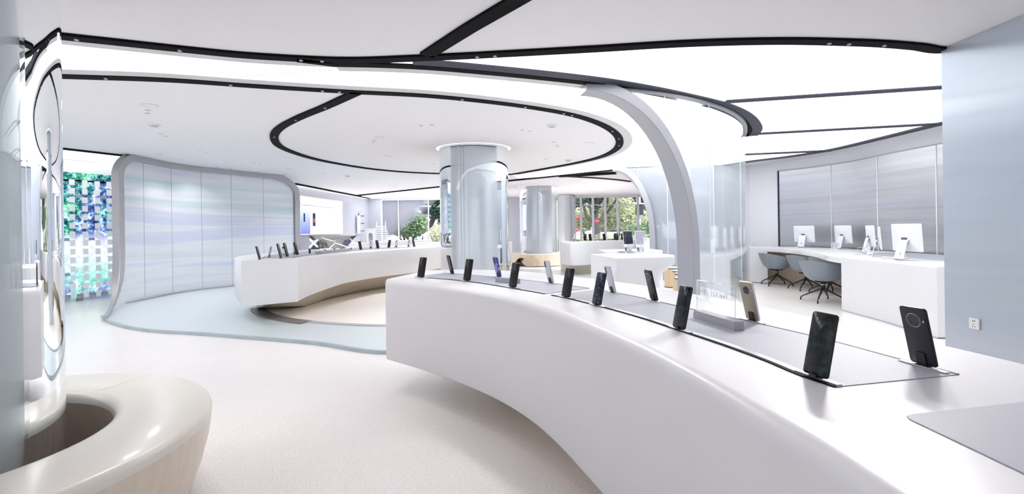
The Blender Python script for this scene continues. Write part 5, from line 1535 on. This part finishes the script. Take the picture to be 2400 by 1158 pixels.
for o, q, (ax_, ay_, az_, pw_) in LAMPS:
    ld2 = bpy.data.lights.new('track_spot_lamp', 'SPOT')
    ld2.energy = pw_; ld2.spot_size = math.radians(54 if pw_ > 140 else 84); ld2.spot_blend = 1.0; ld2.shadow_soft_size = 0.12; ld2.color = (1.0, 0.97, 0.95)
    lo = bpy.data.objects.new('track_spot_lamp', ld2); COL.objects.link(lo); lo.parent = o
    lo.location = (0, 0, -0.02)
    lo.rotation_euler = (Vector((ax_, ay_, az_)) - Vector((q.x, q.y, HC))).to_track_quat('-Z', 'Y').to_euler()

# ================================================================== OUTSIDE
M['paving'] = pbr('paving', (0.42, 0.42, 0.42), 0.8, noise=0.1, nscale=(1, 1, 1))
struct('floor_outside', MB().box((2, 46, -0.16), (90, 49, 0.2)), M['paving'], label='street paving outside the windows')
def leafmat(name, c1, c2):
    m, nt, b, out = new_mat(name)
    gi = nt.nodes.new('ShaderNodeTexCoord'); nz = nt.nodes.new('ShaderNodeTexNoise'); nz.inputs['Scale'].default_value = 1.6; nz.inputs['Detail'].default_value = 5
    nt.links.new(gi.outputs['Object'], nz.inputs['Vector'])
    r = ramp(nt, [(0.35, c1), (0.65, c2)]); nt.links.new(nz.outputs['Fac'], r.inputs[0]); nt.links.new(r.outputs[0], b.inputs['Base Color'])
    b.inputs['Roughness'].default_value = 0.6
    tl = nt.nodes.new('ShaderNodeBsdfTranslucent'); nt.links.new(r.outputs[0], tl.inputs[0])
    mx = nt.nodes.new('ShaderNodeMixShader'); mx.inputs[0].default_value = 0.35
    nt.links.new(b.outputs[0], mx.inputs[1]); nt.links.new(tl.outputs[0], mx.inputs[2]); nt.links.new(mx.outputs[0], out.inputs[0])
    return m
M['leaf_dark'] = leafmat('dark_leaves', (0.06, 0.11, 0.09), (0.22, 0.32, 0.25))
M['leaf_mid'] = leafmat('green_leaves', (0.12, 0.21, 0.12), (0.40, 0.54, 0.34))
M['leaf_pale'] = leafmat('pale_leaves', (0.50, 0.52, 0.34), (0.84, 0.86, 0.66))
M['bark'] = pbr('bark', (0.10, 0.085, 0.09), 0.9, noise=0.25, nscale=(20, 20, 5))
def leaves(mb, c, rad, n, size, rnd):
    for _ in range(n):
        while True:
            v = Vector((rnd.uniform(-1, 1), rnd.uniform(-1, 1), rnd.uniform(-1, 1)))
            if 0.25 < v.length < 1: break
        p = Vector(c) + Vector((v.x*rad[0], v.y*rad[1], v.z*rad[2]))
        a = Vector((rnd.uniform(-1, 1), rnd.uniform(-1, 1), rnd.uniform(-0.6, 0.6))).normalized()*size*rnd.uniform(0.6, 1.3)
        b = a.cross(Vector((rnd.uniform(-1, 1), rnd.uniform(-1, 1), rnd.uniform(-1, 1)))).normalized()*a.length*0.5
        mb.add([p - a, p + b, p + a, p - b], [(0, 1, 2, 3)])
def tree(name, label, base, trunk, clumps, lm, size, seed, group='trees outside the windows'):
    rnd = random.Random(seed)
    root = thing(name, label, 'tree', base, group=group)
    for path, r in trunk:
        part('branch' if path is not trunk[0][0] else 'trunk', MB().tube([Vector(p) + Vector(base) for p in path], r, 7), M['bark'], root)
    fo = MB()
    for c, rad, n in clumps: leaves(fo, Vector(c) + Vector(base), rad, n, size, rnd)
    o = part('foliage', fo, M[lm], root, smooth=0)
    o['kind'] = 'stuff'
    return root
def gx(px, d): return (px - 1200)/FPX*d
# forked street tree with lanterns
d = 31
tree('street_tree', 'dark forked street tree with red lanterns outside the tall windows', (gx(1397, d), d, -0.06),
     [([(0, 0, 0), (0.02, 0, 0.9), (0, 0, 1.7)], [0.30, 0.25, 0.22]),
      ([(0, 0, 1.5), (-0.55, 0.1, 2.0), (-0.75, 0.1, 2.7), (-1.0, 0.1, 3.6), (-1.3, 0.1, 4.6)], [0.14, 0.11, 0.09, 0.07, 0.04]),
      ([(0, 0, 1.6), (-0.3, -0.1, 2.3), (-0.5, -0.1, 3.2), (-0.4, -0.1, 4.2)], [0.12, 0.09, 0.07, 0.04]),
      ([(0, 0, 1.6), (0.12, 0.1, 2.6), (0.2, 0.1, 4.2)], [0.12, 0.09, 0.04]),
      ([(0, 0, 1.5), (0.5, 0, 2.1), (0.75, 0, 2.9), (0.85, 0, 4.4)], [0.13, 0.10, 0.07, 0.04]),
      ([(0, 0, 1.6), (0.8, 0.2, 2.3), (1.3, 0.2, 3.0), (1.5, 0.2, 4.0)], [0.10, 0.08, 0.06, 0.03])],
     [((-0.9, 0, 4.5), (1.3, 1.2, 1.1), 900), ((0.8, 0, 4.6), (1.5, 1.2, 1.1), 900), ((-1.3, 0.2, 3.4), (0.7, 0.6, 0.5), 260), ((1.6, 0.2, 3.7), (0.8, 0.7, 0.5), 260)], 'leaf_mid', 0.17, 3)
d = 33
tree('bush_tree', 'pale yellow-green round tree outside the tall windows', (gx(1455, d), d, -0.06), [([(0, 0, 0), (-0.1, 0, 0.7), (-0.2, 0, 1.6)], [0.12, 0.10, 0.05]), ([(0, 0, 0.6), (0.35, 0, 1.4)], [0.08, 0.04])],
     [((-0.1, 0, 2.35), (1.35, 1.0, 1.25), 2600), ((1.0, 0, 1.9), (0.9, 0.8, 0.8), 900), ((-0.9, 0, 1.7), (0.6, 0.6, 0.6), 500)], 'leaf_pale', 0.11, 5)
d = 34
tree('bush_tree', 'small pale tree at the left of the tall windows', (gx(1368, d), d, -0.06), [([(0, 0, 0), (0, 0, 1.2)], [0.1, 0.05])],
     [((0, 0, 1.9), (0.8, 0.8, 0.9), 1200), ((1.6, 0.5, 1.7), (0.8, 0.6, 0.7), 700)], 'leaf_pale', 0.12, 8)
d = 42
for k, (px, lab, lm) in enumerate(((1330, 'dark tall tree behind the left of the tall windows', 'leaf_dark'), (1430, 'dark tall tree closing the view behind the pale tree', 'leaf_dark'), (1520, 'dark tall tree behind the lamp post', 'leaf_dark'), (1600, 'dark tall tree at the far right of the street', 'leaf_dark'))):
    tree('street_tree', lab, (gx(px, d), d, -0.06), [([(0, 0, 0), (0, 0, 3.0)], [0.25, 0.15])],
         [((0, 0, 4.3), (2.2, 1.2, 1.5), 1700), ((0.4, -0.3, 2.6), (1.9, 1.0, 1.1), 800)], lm, 0.26, 20 + k)
d = 27
tree('bush_tree', 'round leafy bush tree with bare lower stems in the left window', (gx(951, d), d, -0.06),
     [([(0.0, 0, 0), (-0.05, 0, 0.5), (-0.12, 0, 1.1)], [0.08, 0.07, 0.05]), ([(0.25, 0, 0.1), (0.15, 0, 0.7), (0.02, 0, 1.3)], [0.07, 0.06, 0.04]), ([(0.1, 0, 0.3), (0.5, 0, 1.0), (0.8, 0, 1.3)], [0.06, 0.05, 0.03]), ([(0.0, 0, 0.5), (-0.5, 0, 1.1)], [0.05, 0.03])],
     [((0.15, 0, 1.65), (1.15, 0.8, 0.8), 2400)], 'leaf_mid', 0.10, 11)
d = 33
tree('street_tree', 'large dark leaning tree at the right of the left window', (gx(1018, d), d, -0.06), [([(-0.9, 0, 0), (-0.4, 0, 1.4), (0.4, 0, 3.0)], [0.25, 0.2, 0.12])],
     [((0.2, 0, 3.4), (1.3, 1.0, 1.4), 1300), ((1.2, 0, 2.0), (1.0, 0.8, 1.0), 700)], 'leaf_dark', 0.2, 13)
tree('bush_tree', 'low pale shrub at the right of the left window', (gx(1024, 29), 29, -0.06), [([(0, 0, 0), (0, 0, 0.8)], [0.07, 0.04])], [((0.2, 0, 1.1), (0.7, 0.6, 0.6), 900)], 'leaf_pale', 0.09, 15)
tree('bush_tree', 'grey-green shrub beside the lamp post', (gx(1492, 28), 28, -0.06), [([(0, 0, 0), (0, 0, 0.7)], [0.07, 0.04])], [((0.2, 0, 0.95), (1.2, 0.6, 0.6), 1500)], 'leaf_mid', 0.09, 16)
def hedge(x0, x1, y, h, label, lm, seed):
    rnd = random.Random(seed)
    root = thing('hedge', label, 'hedge', ((x0 + x1)/2, y, -0.06))
    mb = MB()
    n = int((x1 - x0)*520)
    for _ in range(n):
        p = Vector((rnd.uniform(x0, x1), y + rnd.uniform(-0.35, 0.35), rnd.uniform(-0.03, h + rnd.uniform(-0.08, 0.06))))
        a = Vector((rnd.uniform(-1, 1), rnd.uniform(-1, 1), rnd.uniform(-1, 1))).normalized()*rnd.uniform(0.04, 0.08)
        b = a.cross(Vector((rnd.uniform(-1, 1), rnd.uniform(-1, 1), rnd.uniform(-1, 1)))).normalized()*0.035
        mb.add([p - a, p + b, p + a, p - b], [(0, 1, 2, 3)])
    o = part('foliage', mb, M[lm], root, smooth=0); o['kind'] = 'stuff'
    part('woody_core', MB().box(((x0 + x1)/2, y, h*0.4), (x1 - x0, 0.4, h*0.8)), M['leaf_dark'], root)
hedge(gx(1335, 25), gx(1560, 25), 25.0, 0.86, 'clipped pale hedge below the tall windows', 'leaf_pale', 31)
hedge(gx(905, 25), gx(1050, 25), 25.0, 0.66, 'clipped hedge below the left window', 'leaf_mid', 32)
# lamp posts with loudspeaker boxes, lanterns, parked car
def post(px, d, label, box):
    root = thing('lamp_post', label, 'lamp post', (gx(px, d), d, -0.06))
    part('pole', MB().tube([(0, 0, 0), (0, 0, 6.5)], 0.14, 12), M['mulwhite'], root, False)
    part('collar', MB().lathe([(0.15, 2.62), (0.38, 2.72), (0.36, 2.78), (0.15, 2.74)], n=12), M['dotwhite'], root, False)
    part('box', MB().box((0.02, -0.16, box), (0.42, 0.24, 0.62)), M['slate'], root, False, 0)
post(1497, 30, 'white lamp post with a dark box outside the tall windows', 2.36)
post(997, 29.5, 'white lamp post with a dark box in the left window', 2.6)
M['lantern'] = pbr('red_lantern', (0.72, 0.07, 0.12), 0.5)
for i, (px, py, lab) in enumerate(((1352, 510, 'red lantern left of the first mullion'), (1399, 519, 'red lantern in the fork of the street tree'), (1351, 539, 'lowest red lantern at the left of the tall windows'))):
    q = PD(px, py, 30.3)
    root = thing('lantern', lab, 'lantern', (q.x, q.y, q.z - 0.11), group='red lanterns in the trees')
    part('globe', MB().lathe([(0.02, 0.0), (0.10, 0.02), (0.155, 0.10), (0.10, 0.19), (0.02, 0.21)], n=18), M['lantern'], root, False, 60)
    part('tassel', MB().tube([(0, 0, 0.0), (0, 0, -0.12)], 0.012, 6), M['lantern'], root, False)
    part('hanger', MB().tube([(0, 0, 0.2), (0, 0, 0.5)], 0.006, 5), M['bark'], root, False)
def car(px, d, label, sc=1.0):
    root = thing('car', label, 'car', (gx(px, d), d, -0.06), group='parked cars in the street')
    prof = [(-2.1, 0.35), (-2.15, 0.75), (-1.55, 0.95), (-0.95, 1.38), (0.6, 1.42), (1.3, 1.0), (2.0, 0.9), (2.15, 0.6), (2.1, 0.35)]
    rings = [[Vector((x*k, y, z)) for x, z in prof] for y, k in ((-0.85, 0.97), (-0.8, 1.0), (0.8, 1.0), (0.85, 0.97))]
    part('body', MB().loft(rings), M['carwhite'], root, False, 30)
    part('side_window', MB().add([(-0.9, -0.856, 1.0), (-0.7, -0.856, 1.28), (0.5, -0.856, 1.32), (1.0, -0.856, 1.0)], [(0, 1, 2, 3)]), M['lens'], root, False, 0)
    for x in (-1.3, 1.3):
        n = 20
        r0 = [Vector((x + 0.33*math.cos(2*math.pi*i/n), -0.88, 0.33 + 0.33*math.sin(2*math.pi*i/n))) for i in range(n)]
        r1 = [p + Vector((0, 0.2, 0)) for p in r0]
        part('wheel', MB().loft([r0, r1]), M['clip'], root, False)
    return root
M['carwhite'] = pbr('white_car_paint', (0.75, 0.76, 0.78), 0.25, coat=0.6)
car(1430, 37, 'white parked car behind the tall windows'); car(940, 37, 'white parked car in the left window')
